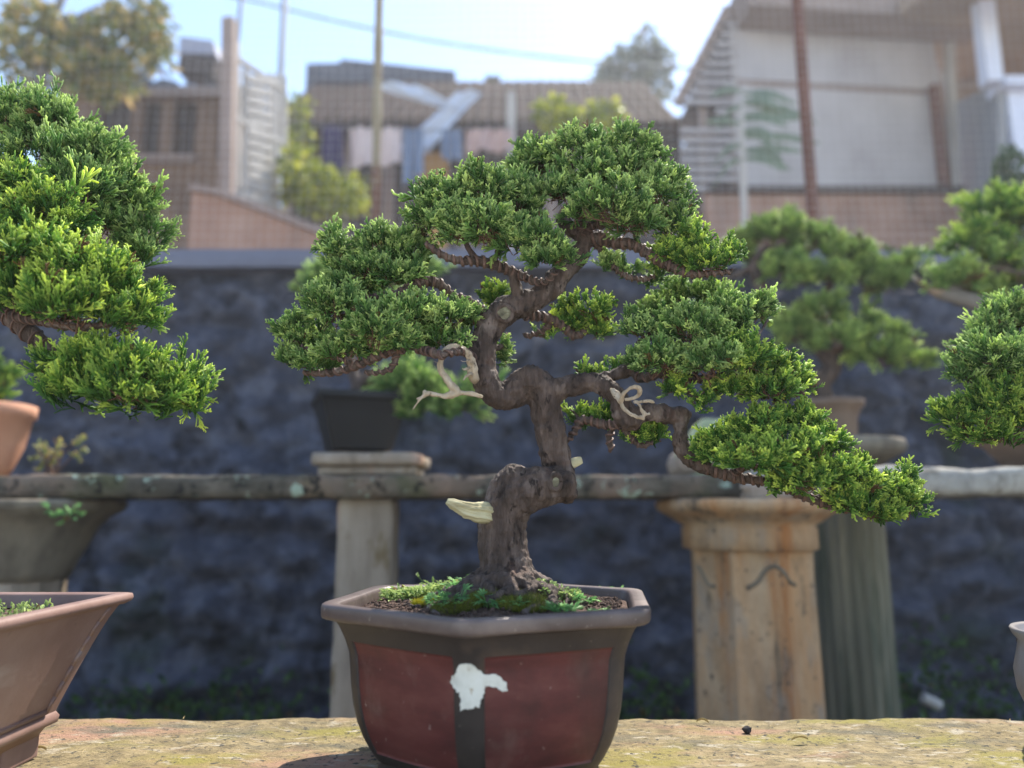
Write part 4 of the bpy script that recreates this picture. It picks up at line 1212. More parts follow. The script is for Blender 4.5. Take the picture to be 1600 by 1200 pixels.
# ------------------------------------------------------------------ blurred bonsai of the middle row
def simple_pot(name, label, px, Y, prof, m, n=40, soil_r=None, ang0=0, group=None, cat='pot'):
    c = P(px, 700, Y)
    z0 = P(px, prof[0][1], Y)[2]
    root = empty(name, (c[0], Y, z0), label, cat, group)
    pr = [(r * S(y, Y), P(px, y, Y)[2]) for r, y in prof]
    rt, zt = pr[-1]
    pr += [(rt * .90, zt + .0005), (rt * .86, zt - .012)]
    MB().lathe(pr, (c[0], Y), n, ang0).build('body', m, root, n > 8, bevel=0 if n > 8 else .004)
    MB().lathe([(rt * .84, zt - .02), (rt * .85, zt - .008)], (c[0], Y), n, ang0).build('soil', M['soil'], root)
    return root

def build_mid_trees():
    r = np.random.default_rng(31)
    grp = 'blurred bonsai of the middle row'
    # black plastic pot bonsai
    Y = 1.73
    c = P(560, 700, Y)
    simple_pot('plastic_pot', 'black plastic bonsai pot on the two-layer stone block', 560, Y, [(64, 706), (66, 700), (84, 650), (92, 633), (98, 631), (98, 620)], M['black_plastic'], 4, None, PI / 4 + .35)
    b = P(575, 622, Y)
    root = empty('juniper_bonsai', b, 'blurred cascading juniper in the black plastic pot', 'bonsai tree', grp)
    branch(root, [(572, 630, 0, 13), (560, 608, 0, 12), (575, 592, 0, 11), (600, 590, -.03, 10), (640, 600, -.05, 7), (720, 622, -.05, 4)], Y, 0, name='trunk')
    branch(root, [(560, 608, 0, 9), (548, 560, .02, 8), (560, 500, .03, 6), (580, 440, .03, 5), (640, 425, .03, 3)], Y, 0)
    foliage('foliage_pad', [(640, 592, -.04, 55, 34), (700, 622, -.05, 60, 32), (755, 615, -.03, 38, 26), (610, 605, -.03, 25, 22), (665, 630, -.05, 40, 22)], root, M['juniper'], Y, r, .042, .75, SPRIG_COARSE)
    foliage('foliage_pad', [(500, 440, .03, 38, 34), (560, 430, .04, 45, 32), (655, 418, .03, 38, 24), (610, 425, .04, 40, 28)], root, M['juniper'], Y, r, .042, .75, SPRIG_COARSE)
    # terracotta pot bonsai at the left edge
    Y = 1.70
    b = P(-18, 648, Y)
    root = empty('juniper_bonsai', b, 'blurred green bonsai peeking in above the terracotta pot', 'bonsai tree', grp)
    branch(root, [(-18, 650, 0, 10), (-25, 610, 0, 9), (-15, 570, 0, 6)], Y, 0, name='trunk')
    foliage('foliage_pad', [(-20, 580, 0, 38, 42), (-5, 610, -.02, 22, 22)], root, M['juniper_warm'], Y, r, .042, .7, SPRIG_COARSE)
    # bonsai on the fluted pedestal
    Y = 2.02
    simple_pot('clay_pot', 'flared brown clay pot on the round-topped fluted column', 1302, Y, [(34, 688), (36, 682), (38, 655), (44, 640), (50, 636), (50, 627)], M['brown_pot'], 36)
    b = P(1290, 628, Y)
    root = empty('juniper_bonsai', b, 'large blurred spreading juniper on the fluted column', 'bonsai tree', grp)
    branch(root, [(1290, 635, 0, 16), (1282, 600, 0, 15), (1300, 572, 0, 13), (1270, 535, 0, 11), (1215, 490, 0, 9), (1185, 440, 0, 10), (1182, 405, 0, 8), (1215, 380, 0, 6), (1270, 370, 0, 4)], Y, 0, name='trunk')
    branch(root, [(1290, 560, 0, 9), (1330, 540, -.02, 7), (1390, 560, -.03, 4), (1440, 565, -.03, 2)], Y, 0)
    branch(root, [(1215, 490, 0, 7), (1280, 480, 0, 6), (1310, 400, .02, 5), (1345, 392, .02, 4), (1400, 410, .02, 3)], Y, 0)
    branch(root, [(1182, 415, 0, 6), (1150, 430, .0, 4), (1130, 440, 0, 3)], Y, 0)
    sp = dict(size=.042, dens=.8, templates=SPRIG_COARSE)
    foliage('foliage_pad', [(1205, 365, 0, 50, 25), (1225, 345, .02, 31, 19), (1265, 372, 0, 42, 24), (1165, 385, .02, 25, 22)], root, M['juniper_soft'], Y, r, **sp)
    foliage('foliage_pad', [(1240, 420, -.03, 46, 27), (1290, 425, -.02, 33, 22), (1215, 410, 0, 23, 20)], root, M['juniper_soft'], Y, r, **sp)
    foliage('foliage_pad', [(1330, 390, .02, 37, 17), (1385, 435, .0, 35, 27), (1350, 420, .02, 28, 20), (1412, 405, .02, 30, 12)], root, M['juniper_soft'], Y, r, **sp)
    foliage('foliage_pad', [(1280, 490, -.04, 43, 33), (1245, 515, -.03, 35, 27), (1310, 528, -.04, 48, 24), (1355, 500, .02, 25, 22)], root, M['juniper_soft'], Y, r, **sp)
    foliage('foliage_pad', [(1375, 550, -.03, 46, 22), (1430, 562, -.02, 30, 14), (1395, 520, .0, 23, 17)], root, M['juniper_soft'], Y, r, **sp)
    # bonsai at upper right
    Y = 1.74
    simple_pot('clay_pot', 'dark brown pot on the pale bench at the right edge', 1650, Y, [(72, 731), (74, 726), (98, 696), (112, 690), (112, 681)], M['brown_pot'], 36)
    b = P(1650, 690, Y)
    root = empty('juniper_bonsai', b, 'blurred juniper with pale twisting trunk at upper right', 'bonsai tree', grp)
    branch(root, [(1650, 692, 0, 24), (1665, 620, 0, 22), (1660, 540, 0, 19), (1610, 490, 0, 16), (1545, 478, 0, 14), (1490, 462, 0, 12), (1465, 455, 0, 10), (1500, 445, 0, 9), (1540, 415, 0, 8), (1600, 425, 0, 6), (1660, 420, 0, 5)], Y, 0, name='trunk', m=M['trunk_grey'])
    branch(root, [(1480, 458, 0, 9), (1455, 452, -.01, 7), (1436, 440, -.01, 4), (1425, 432, 0, 2)], Y, 0, name='deadwood', m=M['pale_post'])
    foliage('foliage_pad', [(1565, 325, 0, 55, 36), (1600, 350, .02, 50, 45), (1520, 372, 0, 52, 30)], root, M['juniper_warm'], Y, r, .044, .75, SPRIG_COARSE)
    foliage('foliage_pad', [(1485, 425, -.02, 42, 22), (1550, 395, -.02, 50, 30), (1600, 420, 0, 45, 40), (1530, 450, .02, 36, 20), (1580, 468, .03, 36, 22)], root, M['juniper_soft'], Y, r, .044, .75, SPRIG_COARSE)

# ------------------------------------------------------------------ front bench
BZ = CZ - 0.235
def build_front_bench():
    root = empty('stone_bench', (0, .66, 0), 'weathered mossy sandstone slab bench carrying the front row of bonsai', 'bench')
    yb = BZ and .235 / .2553
    mb = rough_box(-1.25, 1.25, .30, yb, BZ - .07, BZ, .0125, .0025, .008, 16, 9)
    weld_build(mb, 'slab', M['slab'], root)
    for x in (-.8, .8):
        weld_build(rough_box(x - .09, x + .09, .4, .82, 0, BZ - .071, .05, .004, .01, 9, x), 'leg', M['grey_stone'], root)
    # litter on the slab
    r = np.random.default_rng(12)
    n_ = 420
    pos = np.stack([r.uniform(-.7, .75, n_), r.uniform(.55, .905, n_), np.full(n_, BZ + .0022)], 1)
    an = r.uniform(0, 2 * PI, n_)
    V, T, A, Rn = scatter(BLADE, pos, np.stack([np.cos(an), np.sin(an), r.normal(0, .08, n_)], 1), r.uniform(.004, .010, n_), r)
    tag(link_mesh(tri_mesh('needle_litter', V, T, {'tip': A, 'rnd': Rn}, None, False), 'needle_litter', M['dryleaf'], None), 'fallen brown needles scattered over the sandstone bench', 'litter', kind='stuff')
    def on_bench(px, py):
        d = (px - 800) * RT + (600 - py) * UPV + FPX * FW
        return np.array([0, 0, CZ]) + d * ((BZ - CZ) / d[2])
    c = on_bench(1168, 1145)
    tag(MB().ball((c[0], c[1], BZ + .003), .0042, 10, 7, .6, 2, (1.2, 1, .9)).build('pebble', M['pebble'], None, True), 'small black seed-like pebble on the bench right of the red pot', 'pebble')
    def dry(px, py, L, a, label):
        c = on_bench(px, py)
        def f(u, v):
            x = (u - .5) * L; w = L * .22 * math.sin(PI * min(.98, max(.02, u))) * (v - .5)
            return (c[0] + x * math.cos(a) - w * math.sin(a), c[1] + x * math.sin(a) + w * math.cos(a), BZ + .0025 + .004 * abs(v - .5) + .003 * math.sin(u * 3))
        tag(MB().sheet(f, 12, 4).build('fallen_leaf', M['dryleaf'], None, True), label, 'leaf', 'dry leaves on the bench')
    dry(1250, 1161, .018, .1, 'curled yellow dry leaf lying right of the black pebble')
    dry(1098, 1133, .014, -.5, 'narrow brown dry leaf near the rear edge of the bench')
    dry(60, 1178, .014, .2, 'tiny brown dry leaf beside the foot of the mauve pot')

# ------------------------------------------------------------------ red hexagonal pot
PC = np.array([P(772, 940, .76)[0], .76])
RIMZ = CZ - .0815
def hexpt(R, phi, t, fillet=.10):
    """hexagon outline, t in 0..6; corner k at t=k"""
    k = int(math.floor(t)) % 6; u = t - math.floor(t)
    def corner(j): 
        a = -PI / 2 + phi + j * PI / 3
        return np.array([math.cos(a), math.sin(a)])
    a, b = corner(k), corner(k + 1)
    p = a + (b - a) * u
    # soften the corners
    e = min(u, 1 - u)
    if e < fillet:
        p = p * (1 - .022 * (1 - e / fillet) ** 2)
    return p * R * .957
HPHI = -math.radians(7)

def build_main_pot():
    root = empty('hexagonal_pot', (PC[0], PC[1], BZ), 'red-panelled hexagonal glazed bonsai pot with torn white sticker', 'pot')
    R = .18
    H = RIMZ - BZ
    # --- rim
    ts = []
    for k in range(6):
        ts += list(k + np.array([0, .02, .05, .09, .16, .3, .5, .7, .84, .91, .95, .98]))
    n = len(ts)
    def ring(Rr, z, jit=0):
        return [(PC[0] + q[0], PC[1] + q[1], z) for q in (hexpt(Rr, HPHI, t) for t in ts)]
    prof = [(.158, -.0165), (.168, -.0148), (.1745, -.0136), (.1774, -.0124), (.1785, -.0104), (.1790, -.0030), (.1783, -.0008), (.1765, 0), (.1640, -.0002), (.1616, -.0010), (.1602, -.004), (.1585, -.018)]
    mb = MB()
    V = []
    for r_, z in prof: V += ring(r_, RIMZ + z)
    F = [(i * n + j, i * n + (j + 1) % n, (i + 1) * n + (j + 1) % n, (i + 1) * n + j) for i in range(len(prof) - 1) for j in range(n)]
    mb.add(V, F)
    me = mb.mesh('rim', True)
    displace(me, [(25, .0009, (1, 1, 1)), (90, .0003, (1, 1, 1))])
    link_mesh(me, 'rim', M['pot_rim'], root)
    # --- body with recessed panels
    bp = [(.1650, -.0150), (.1600, -.0215), (.1545, -.032), (.1508, -.043), (.1500, -.055), (.1492, -.070), (.1470, -.088), (.1430, -.104), (.1370, -.118), (.1295, -.130), (.1235, -.1375)]
    # resample profile
    bp = np.array(bp)
    bp[:, 0] *= np.interp(-bp[:, 1], [.015, .03, .06, .14], [1.0, 1.0, .99, .97])
    zz = np.linspace(bp[0, 1], bp[-1, 1], 44)
    rr = np.interp(-zz, -bp[:, 1], bp[:, 0])
    uu = sorted(set(list(np.linspace(0, 1, 33)) + [.02, .05, .096, .104, .896, .904, .95, .98]))
    zlist = sorted(set(list(zz) + [-.0318, -.0332, -.1278, -.1292]), reverse=True)
    body, panels = MB(), [MB() for _ in range(6)]
    for k in range(6):
        V, idx = [], {}
        for j, z in enumerate(zlist):
            r_ = float(np.interp(-z, -bp[:, 1], bp[:, 0]))
            for i, u in enumerate(uu):
                q = hexpt(r_, HPHI, k + min(u, .99999))
                inside = .1 < u < .9 and -.1285 < z < -.0325
                # panel corners trimmed
                nrm = norm(hexpt(1, HPHI, k + .5))
                # slight belly across the face
                bul = .003 * math.sin(PI * u)
                q = q + nrm * (bul - (.0016 if inside else 0))
                V.append((PC[0] + q[0], PC[1] + q[1], RIMZ + z))
        m_ = len(uu)
        fb, fp = [], []
        for j in range(len(zlist) - 1):
            for i in range(m_ - 1):
                f = (j * m_ + i, j * m_ + i + 1, (j + 1) * m_ + i + 1, (j + 1) * m_ + i)
                uc = (uu[i] + uu[i + 1]) / 2; zc = (zlist[j] + zlist[j + 1]) / 2
                (fp if (.1 < uc < .9 and -.1285 < zc < -.0325) else fb).append(f)
        for mbx, ff in ((body, fb), (panels[k], fp)):
            used = sorted({i for f in ff for i in f}); mp = {o: i for i, o in enumerate(used)}
            mbx.add([V[i] for i in used], [tuple(mp[i] for i in f) for f in ff])
    bvh_src = [body] + panels
    V, F = [], []
    for b_ in bvh_src:
        o = len(V); V += b_.v; F += [tuple(i + o for i in f) for f in b_.f]
    bvh = BVHTree.FromPolygons(V, F)
    # foot ring
    for (r0, z0, r1, z1) in ((.1180, -.1375, .1155, -.1405), (.1155, -.1405, .1190, -.1435), (.1190, -.1435, .1180, -.1525)):
        A = ring(r0, RIMZ + z0) + ring(r1, RIMZ + z1)
        body.add(A, [(j, (j + 1) % n, n + (j + 1) % n, n + j) for j in range(n)])
    # inside wall
    A = ring(.1585, RIMZ - .0175) + ring(.146, RIMZ - .026)
    body.add(A, [(j, (j + 1) % n, n + (j + 1) % n, n + j) for j in range(n)])
    link_mesh(weld(body.mesh('body', True), 2e-5), 'body', M['pot_edge'], root)
    for p_ in panels:
        me = p_.mesh('panel', True)
        link_mesh(me, 'panel', M['pot_red'], root)
    # --- torn sticker wrapped over the front corner
    out_ = [(718, 1040), (730, 1037), (741, 1040), (748, 1048), (754, 1053), (765, 1055), (775, 1054), (783, 1059), (789, 1066), (793, 1073), (792, 1080), (785, 1080), (778, 1075), (768, 1073), (759, 1072), (757, 1080), (755, 1088), (751, 1097), (750, 1106), (742, 1104), (735, 1108), (726, 1109), (721, 1112), (719, 1103), (720, 1092), (717, 1083), (710, 1077), (704, 1067), (706, 1057), (712, 1050)]
    pts = []
    for i, p in enumerate(out_):
        q = out_[(i + 1) % len(out_)]
        for t in (0, .33, .66):
            pts.append((p[0] + (q[0] - p[0]) * t + random.uniform(-1.5, 1.5), p[1] + (q[1] - p[1]) * t + random.uniform(-1.5, 1.5)))
    nb = len(pts)
    allp = [Vector(p) for p in pts]
    for x in range(700, 800, 4):
        for y in range(1034, 1116, 4):
            allp.append(Vector((x + .3, y + .2)))
    res = delaunay_2d_cdt(allp, [], [list(range(nb))], 1, 1e-4)
    v2, f2 = res[0], res[2]
    W3 = []
    o_ = Vector((0, 0, CZ))
    for v in v2:
        d = Vector((v[0] - 800) * RT + (600 - v[1]) * UPV + FPX * FW).normalized()
        hit = bvh.ray_cast(o_, d)
        W3.append(np.array(hit[0]) - np.array(d) * .0018)
    n3 = len(W3)
    st = MB().add(W3 + [w + norm(np.array([0, 1, 0])) * .0010 for w in W3], [tuple(f) for f in f2] + [tuple(i + n3 for i in f[::-1]) for f in f2])
    st.build('torn_sticker', M['sticker'], root, True)
    # --- soil
    r = np.random.default_rng(4)
    def soil_z(x, y):
        tx = P(792, 900, .76)[0]
        d2 = ((x - tx) ** 2 + (y - .76) ** 2)
        return RIMZ - .0110 + .028 * math.exp(-d2 / .0046) + .002 * mnoise.noise(Vector((x * 60, y * 60, 0)))
    mb = MB()
    V = [(PC[0], PC[1], soil_z(PC[0], PC[1]))]
    K = 96
    for i in range(1, 17):
        for j in range(K):
            q = hexpt(.1572 * i / 16, HPHI, j * 6 / K)
            x, y = PC[0] + q[0], PC[1] + q[1]
            V.append((x, y, soil_z(x, y)))
    F = [(0, 1 + j, 1 + (j + 1) % K) for j in range(K)]
    F += [(1 + i * K + j, 1 + (i + 1) * K + j, 1 + (i + 1) * K + (j + 1) % K, 1 + i * K + (j + 1) % K) for i in range(15) for j in range(K)]
    mb.add(V, F)
    for k in range(2600):
        t = r.uniform(0, 6); f = math.sqrt(r.uniform(0, 1)) * .985
        q = hexpt(.154 * f, HPHI, t)
        x, y = PC[0] + q[0], PC[1] + q[1]
        s = r.uniform(.0011, .0028)
        sq = r.uniform(.6, 1.3, 3)
        mb.ball((x, y, soil_z(x, y) + s * .35), s, 5, 3, .5, 2, sq)
    mb.build('soil', M['soil'], root)
    return soil_z

def build_pot_plants(soil_z):
    r = np.random.default_rng(9)
    def ground_at(px, py):
        d = (px - 800) * RT + (600 - py) * UPV + FPX * FW
        for Yq in np.linspace(.60, .90, 400):
            p = np.array([0, 0, CZ]) + d * (Yq / d[1])
            if p[2] <= soil_z(p[0], p[1]): break
        p[1] = min(max(p[1], PC[1] - .128), PC[1] + .125)
        p[2] = soil_z(p[0], p[1])
        return p
    def clump(px, py, rad, n, m, templates, size, label, name, cat, stems=True, group=None, kind=None, up=.3, hgt=.006):
        c = ground_at(px, py)
        pos, dr = [], []
        sg = []
        for k in range(n):
            a, q = r.uniform(0, 2 * PI), rad * math.sqrt(r.uniform(0, 1))
            x, y = c[0] + q * math.cos(a), c[1] + q * math.sin(a) * .8
            z = soil_z(x, y)
            p = np.array([x, y, z + r.uniform(.2, 1) * hgt])
            pos.append(p); dr.append(np.array([math.cos(a), math.sin(a), up]) + r.normal(0, .45, 3))
            if stems: sg.append((np.array([x * .7 + c[0] * .3, y * .7 + c[1] * .3, z - .001]), p))
        V, T, A, Rn = scatter(templates, np.array(pos), np.array(dr), size * r.uniform(.6, 1.25, n), r, 1, .25, templates is not BLADE)
        mi = np.zeros(len(T), int)
        if sg:
            v2, t2 = twig_tris(sg, .0004)
            T = np.vstack([T, t2 + len(V)]); V = np.vstack([V, v2]); A = np.concatenate([A, np.full(len(v2), .4)]); Rn = np.concatenate([Rn, np.full(len(v2), .5)]); mi = np.concatenate([mi, np.zeros(len(t2), int)])
        o = link_mesh(tri_mesh(name, V, T, {'tip': A, 'rnd': Rn}, mi, False), name, m, None, base=c)
        return tag(o, label, cat, group, kind)
    g = 'weeds on the soil of the red pot'
    clump(698, 948, .018, 44, M['weed'], LEAF_LOBED, .0085, 'leafy weed with cut leaves in front of the roots, left', 'pot_weed', 'weed', group=g, hgt=.012)
    clump(712, 925, .013, 30, M['weed'], LEAF_LOBED, .0085, 'leafy weed beside the roots above the green moss', 'pot_weed', 'weed', group=g, hgt=.012)
    clump(764, 948, .011, 16, M['weed'], LEAF_LOBED, .0095, 'small leafy weed between the two moss cushions', 'pot_weed', 'weed', group=g, hgt=.009)
    clump(806, 948, .009, 10, M['weed'], LEAF_LOBED, .007, 'leafy weed in the dark green moss under the trunk', 'pot_weed', 'weed', group=g, hgt=.006)
    clump(878, 957, .015, 26, M['weed'], LEAF_LOBED, .0085, 'low weed at the front rim, right of the roots', 'pot_weed', 'weed', group=g)
    clump(908, 941, .014, 24, M['weed'], LEAF_LOBED, .0075, 'small weed alone on bare soil right of centre', 'pot_weed', 'weed', group=g)
    clump(955, 928, .015, 26, M['weed'], LEAF_LOBED, .0075, 'rightmost small weed near the rear rim', 'pot_weed', 'weed', group=g)
    clump(745, 897, .009, 16, M['weed'], LEAF_LOBED, .0095, 'little weed sprouting against the left of the trunk foot', 'pot_weed', 'weed', group=g, hgt=.02)
    clump(836, 900, .009, 14, M['weed'], LEAF_LOBED, .008, 'little weed sprouting against the right of the trunk foot', 'pot_weed', 'weed', group=g, hgt=.016)
    clump(940, 960, .010, 14, M['weed'], LEAF_LOBED, .006, 'tiny weed at the right front rim', 'pot_weed', 'weed', group=g)
    clump(655, 935, .040, 620, M['creeper'], LEAF, .0062, 'pale green tiny-leaved creeper covering the soil at left', 'creeper', 'creeper', kind='stuff', hgt=.011)
    clump(705, 915, .030, 340, M['creeper'], LEAF, .0062, 'pale green creeper between the left roots and the rear rim', 'creeper', 'creeper', kind='stuff', hgt=.011)
    clump(872, 932, .020, 150, M['creeper'], LEAF, .0052, 'pale green tiny-leaved creeper right of the roots', 'creeper', 'creeper', kind='stuff', hgt=.009)
    clump(668, 946, .0135, 1300, M['moss_yellow'], BLADE, .0055, 'bright yellow moss cushion at left', 'moss', 'moss', False, kind='stuff', up=2, hgt=.003)
    clump(752, 938, .017, 1700, M['moss'], BLADE, .0048, 'dark olive moss below the trunk, left', 'moss', 'moss', False, kind='stuff', up=2, hgt=.003)
    clump(822, 948, .027, 2400, M['moss'], BLADE, .0048, 'dark olive moss below the trunk, right', 'moss', 'moss', False, kind='stuff', up=2, hgt=.003)
    clump(715, 950, .024, 1500, M['moss'], BLADE, .0048, 'olive moss around the thin roots at front left', 'moss', 'moss', False, kind='stuff', up=2, hgt=.003)
    # one stray shoot
    c = ground_at(668, 915)
    root = empty('sprout', c, 'single thin sprout rising at the left rear of the red pot', 'sprout')
    e = P(651, 899, c[1])
    MB().tube([c, (c + e) / 2 + np.array([.002, 0, .002]), e], [.0006, .0005, .0004], 5, 4).build('stem', M['creeper'], root, True)
    V, T, A, Rn = scatter(LEAF, np.array([e] * 5), r.normal(0, 1, (5, 3)) + np.array([0, -.4, .4]), np.full(5, .004), r)
    link_mesh(tri_mesh('leaf', V, T, {'tip': A, 'rnd': Rn}, None, False), 'leaf', M['creeper'], root)

# ------------------------------------------------------------------ the main bonsai
def build_main_tree(soil_z):
    Y0 = .76
    r = np.random.default_rng(11)
    b = P(792, 905, Y0)
    root = empty('juniper_bonsai', b, 'main juniper bonsai with S-curved trunk in the red hexagonal pot', 'bonsai tree')
    tb = MB()
    def tube(pts, n=14, sub=6):
        w, rr = px_path(pts, Y0)
        tb.tube(w, rr, n, sub)
    # lower trunk and the big sideways bulge
    tube([(797, 925, 0, 46), (793, 900, 0, 44), (788, 870, 0, 38), (785, 835, 0, 37), (788, 805, 0, 37), (800, 780, -.004, 36), (825, 765, -.008, 34), (852, 758, -.01, 31), (876, 760, -.008, 27), (884, 764, -.004, 22)])
    tube([(783, 792, 0, 26), (790, 770, .0, 30), (804, 758, -.002, 31), (824, 757, -.004, 28), (846, 758, -.006, 27)])
    # middle trunk
    tube([(880, 762, 0, 22), (879, 735, .004, 19), (868, 712, .006, 26), (862, 690, .005, 25), (857, 660, .003, 24), (852, 635, 0, 24), (846, 612, 0, 27), (833, 602, 0, 27)])
    tube([(890, 760, .004, 12), (886, 735, .0, 9), (880, 715, .0, 8)])
    # knuckle, then sweep left and up
    tube([(852, 625, 0, 24), (836, 603, 0, 30), (815, 607, 0, 27), (793, 620, -.003, 22), (772, 615, -.005, 21), (757, 590, -.005, 21), (753, 560, -.003, 20), (757, 532, 0, 20), (770, 505, 0, 22), (792, 486, 0, 23), (822, 476, 0, 20), (848, 460, .003, 18.5), (872, 437, .006, 17.5), (893, 410, .008, 16), (908, 388, .01, 15), (915, 374, .01, 14)])
    tube([(822, 590, -.004, 18), (824, 586, -.004, 14)])
    # top stub turning back left
    tube([(914, 378, .01, 14), (905, 366, .008, 14), (890, 358, .006, 13), (879, 348, .006, 11), (876, 338, .008, 8)])
    # first right limb
    tube([(852, 622, 0, 20), (880, 606, -.004, 17), (912, 600, -.006, 15.5), (940, 602, -.008, 15.5), (962, 618, -.01, 16), (974, 640, -.01, 17), (985, 655, -.012, 18), (1000, 648, -.01, 13), (1022, 644, -.006, 12), (1048, 650, 0, 12), (1068, 647, .002, 13), (1072, 645, .004, 10)])
    tube([(1066, 650, .002, 12), (1063, 675, .003, 11.5), (1065, 700, .004, 12), (1078, 718, .004, 12), (1105, 732, .002, 10), (1140, 743, 0, 8), (1190, 757, 0, 7)])
    # second right limb
    tube([(905, 604, 0, 10), (935, 592, .008, 10), (960, 585, .014, 10), (980, 576, .016, 11), (990, 560, .016, 8)])
    # stub for the upper left branch
    tube([(812, 480, 0, 10), (807, 458, -.006, 9), (804, 436, -.008, 8), (802, 424, -.008, 8)])
    # surface roots creeping over the soil
    cx_, cy_ = b[0], Y0
    for ang, L, r0 in ((198, .075, .012), (222, .085, .011), (246, .055, .012), (268, .072, .013), (292, .058, .015), (312, .088, .013), (342, .065, .011), (20, .05, .011), (75, .06, .013), (130, .06, .012), (165, .055, .011)):
        r0 *= .85
        a = math.radians(ang)
        pts, rr = [(cx_ + .008 * math.cos(a), cy_ + .008 * math.sin(a), soil_z(cx_, cy_) + .024)], [r0 * 1.05]
        for k, t in enumerate((.28, .45, .62, .8, 1.0)):
            a2 = a + .28 * math.sin(k * 1.9 + ang) * t
            x, y = cx_ + L * t * math.cos(a2), cy_ + L * t * math.sin(a2)
            q = r0 * (.80 - .60 * t) + .0016
            pts.append((x, y, soil_z(x, y) + q * (.9 - .4 * t) + .014 * max(0, .5 - t)))
            rr.append(q)
        tb.tube(pts, rr, 10, 5)
    for ang, L in ((212, .112), (232, .105), (256, .09), (300, .105), (325, .10), (190, .10)):
        a = math.radians(ang)
        pts = []
        for t in np.linspace(.25, 1, 8):
            a2 = a + .35 * math.sin(t * 7 + ang)
            x, y = cx_ + L * t * math.cos(a2), cy_ + L * t * math.sin(a2)
            pts.append((x, y, soil_z(x, y) + .0022))
        tb.tube(pts, np.linspace(.0040, .0017, 8), 8, 3)
    for (px_, py_, dY_, rad_) in ((803, 752, -.006, 27), (829, 597, -.004, 27), (888, 768, -.006, 18), (972, 648, -.012, 15), (912, 376, .008, 13)):
        c_ = P(px_, py_, Y0 + dY_)
        tb.ball(c_, rad_ * S(py_, Y0), 14, 10, .12, 1.5)
    me = voxel(tb, .0012, 4)
    displace(me, [(26, .0026, (1, 1, .7)), (60, .0018, (1, 1, .6)), (120, .0015, (.35, .35, 1.5)), (110, .0016, (1, 1, .4)), (250, .0016, (1, 1, .3)), (520, .0009, (1, 1, .35))])
    trunk = link_mesh(me, 'trunk', M['bark'], root)

    # healed cuts
    for (px, py, dY, rx, ry, lab) in ((868, 753, -.0335, 7, 10, 'pale cracked cut'), (788, 489, -.0165, 11, 11, 'dark healed cut')):
        c = P(px, py, Y0 + dY); s = S(py, Y0)
        sc = MB().ball(c, rx * s, 18, 12, .25, 2, (1, .25, ry / rx))
        o = link_mesh(displace(sc.mesh('healed_cut', True), [(300, .0012, (1, 1, 1))]), 'healed_cut', M['scar'], trunk)
        o['label'] = lab
        ring = [c + np.array([math.cos(a) * rx * s * 1.12, .0005, math.sin(a) * ry * s * 1.12]) for a in np.linspace(0, 2 * PI, 19)]
        cm = MB().tube(ring, .0026, 8, 2)
        link_mesh(displace(cm.mesh('callus', True), [(150, .0012, (1, 1, 1)), (400, .0006, (1, 1, 1))]), 'callus', M['bark'], trunk)
    # sawn stubs of pale wood
    w, rr = px_path([(776, 808, -.006, 15), (757, 801, -.018, 14.5), (740, 799, -.024, 13), (722, 794, -.028, 10.5), (707, 787, -.030, 7), (699, 783, -.030, 3)], Y0)
    jm = MB().grooved(w, rr, 56, 6, .38, 3.0, 2.6).mesh('sawn_stub', True)
    displace(jm, [(90, .0012, (1, 1, 1)), (420, .0007, (.3, 1, 1))])
    link_mesh(jm, 'sawn_stub', M['cut_wood'], root)
    w, rr = px_path([(884, 728, .005, 9), (896, 723, .012, 8), (908, 719, .014, 5)], Y0)
    link_mesh(displace(MB().tube(w, rr, 14, 5).mesh('sawn_stub', True), [(260, .001, (.3, 1, 1))]), 'sawn_stub', M['cut_wood'], root)
    w, rr = px_path([(878, 342, .006, 8), (882, 334, .004, 8.5), (886, 327, .0, 8)], Y0)
    link_mesh(displace(MB().tube(w, rr, 14, 4).mesh('sawn_stub', True), [(260, .0008, (1, 1, .3))]), 'sawn_stub', M['deadwood'], root)
    # bleached deadwood twigs
    dw = MB()
    def dtube(pts, sub=6):
        w, rr = px_path(pts, Y0); dw.grooved(w, rr * .88, 22, sub, .24, len(dw.v) * .1, 1.6)
    dtube([(744, 598, -.010, 7), (739, 586, -.022, 9), (737, 572, -.028, 8.5), (734, 560, -.033, 7.5), (728, 549, -.037, 6), (716, 542, -.041, 6.8), (703, 544, -.043, 6.8), (693, 553, -.043, 6), (688, 568, -.043, 5.6), (692, 583, -.043, 6), (702, 597, -.043, 6), (711, 607, -.043, 5.6), (717, 616, -.043, 4.4)])
    dtube([(645, 640, -.046, .9), (652, 630, -.045, 2), (659, 622, -.044, 3), (668, 616, -.043, 4.2), (684, 618, -.042, 3.6), (695, 620, -.042, 4.2), (706, 617, -.042, 5.6), (716, 615, -.042, 5), (726, 615, -.042, 3.8), (740, 616, -.042, 3.6), (755, 621, -.042, 3.2)])
    dtube([(667, 617, -.043, 3.4), (663, 613, -.042, 3), (662, 611, -.042, 2)], 3)
    dtube([(660, 621, -.044, 2.2), (655, 622, -.044, 1.5), (651, 623, -.044, .7)], 3)
    for q in ([(733, 562, -.036, 2.6), (726, 565, -.042, 1.6), (719, 563, -.045, .6)], [(734, 574, -.034, 3), (726, 577, -.04, 1.8), (722, 575, -.042, .6)], [(736, 584, -.03, 3), (728, 588, -.036, 1.6), (724, 594, -.038, .6)], [(688, 565, -.045, 2), (682, 566, -.046, 1), (677, 564, -.047, .5)]):
        dtube(q, 3)
    me = dw.mesh('deadwood', True); displace(me, [(70, .0014, (1, 1, 1)), (200, .0009, (1, 1, 1)), (450, .0006, (1, 1, .4))])
    link_mesh(me, 'deadwood', M['deadwood'], root)
    dw = MB()
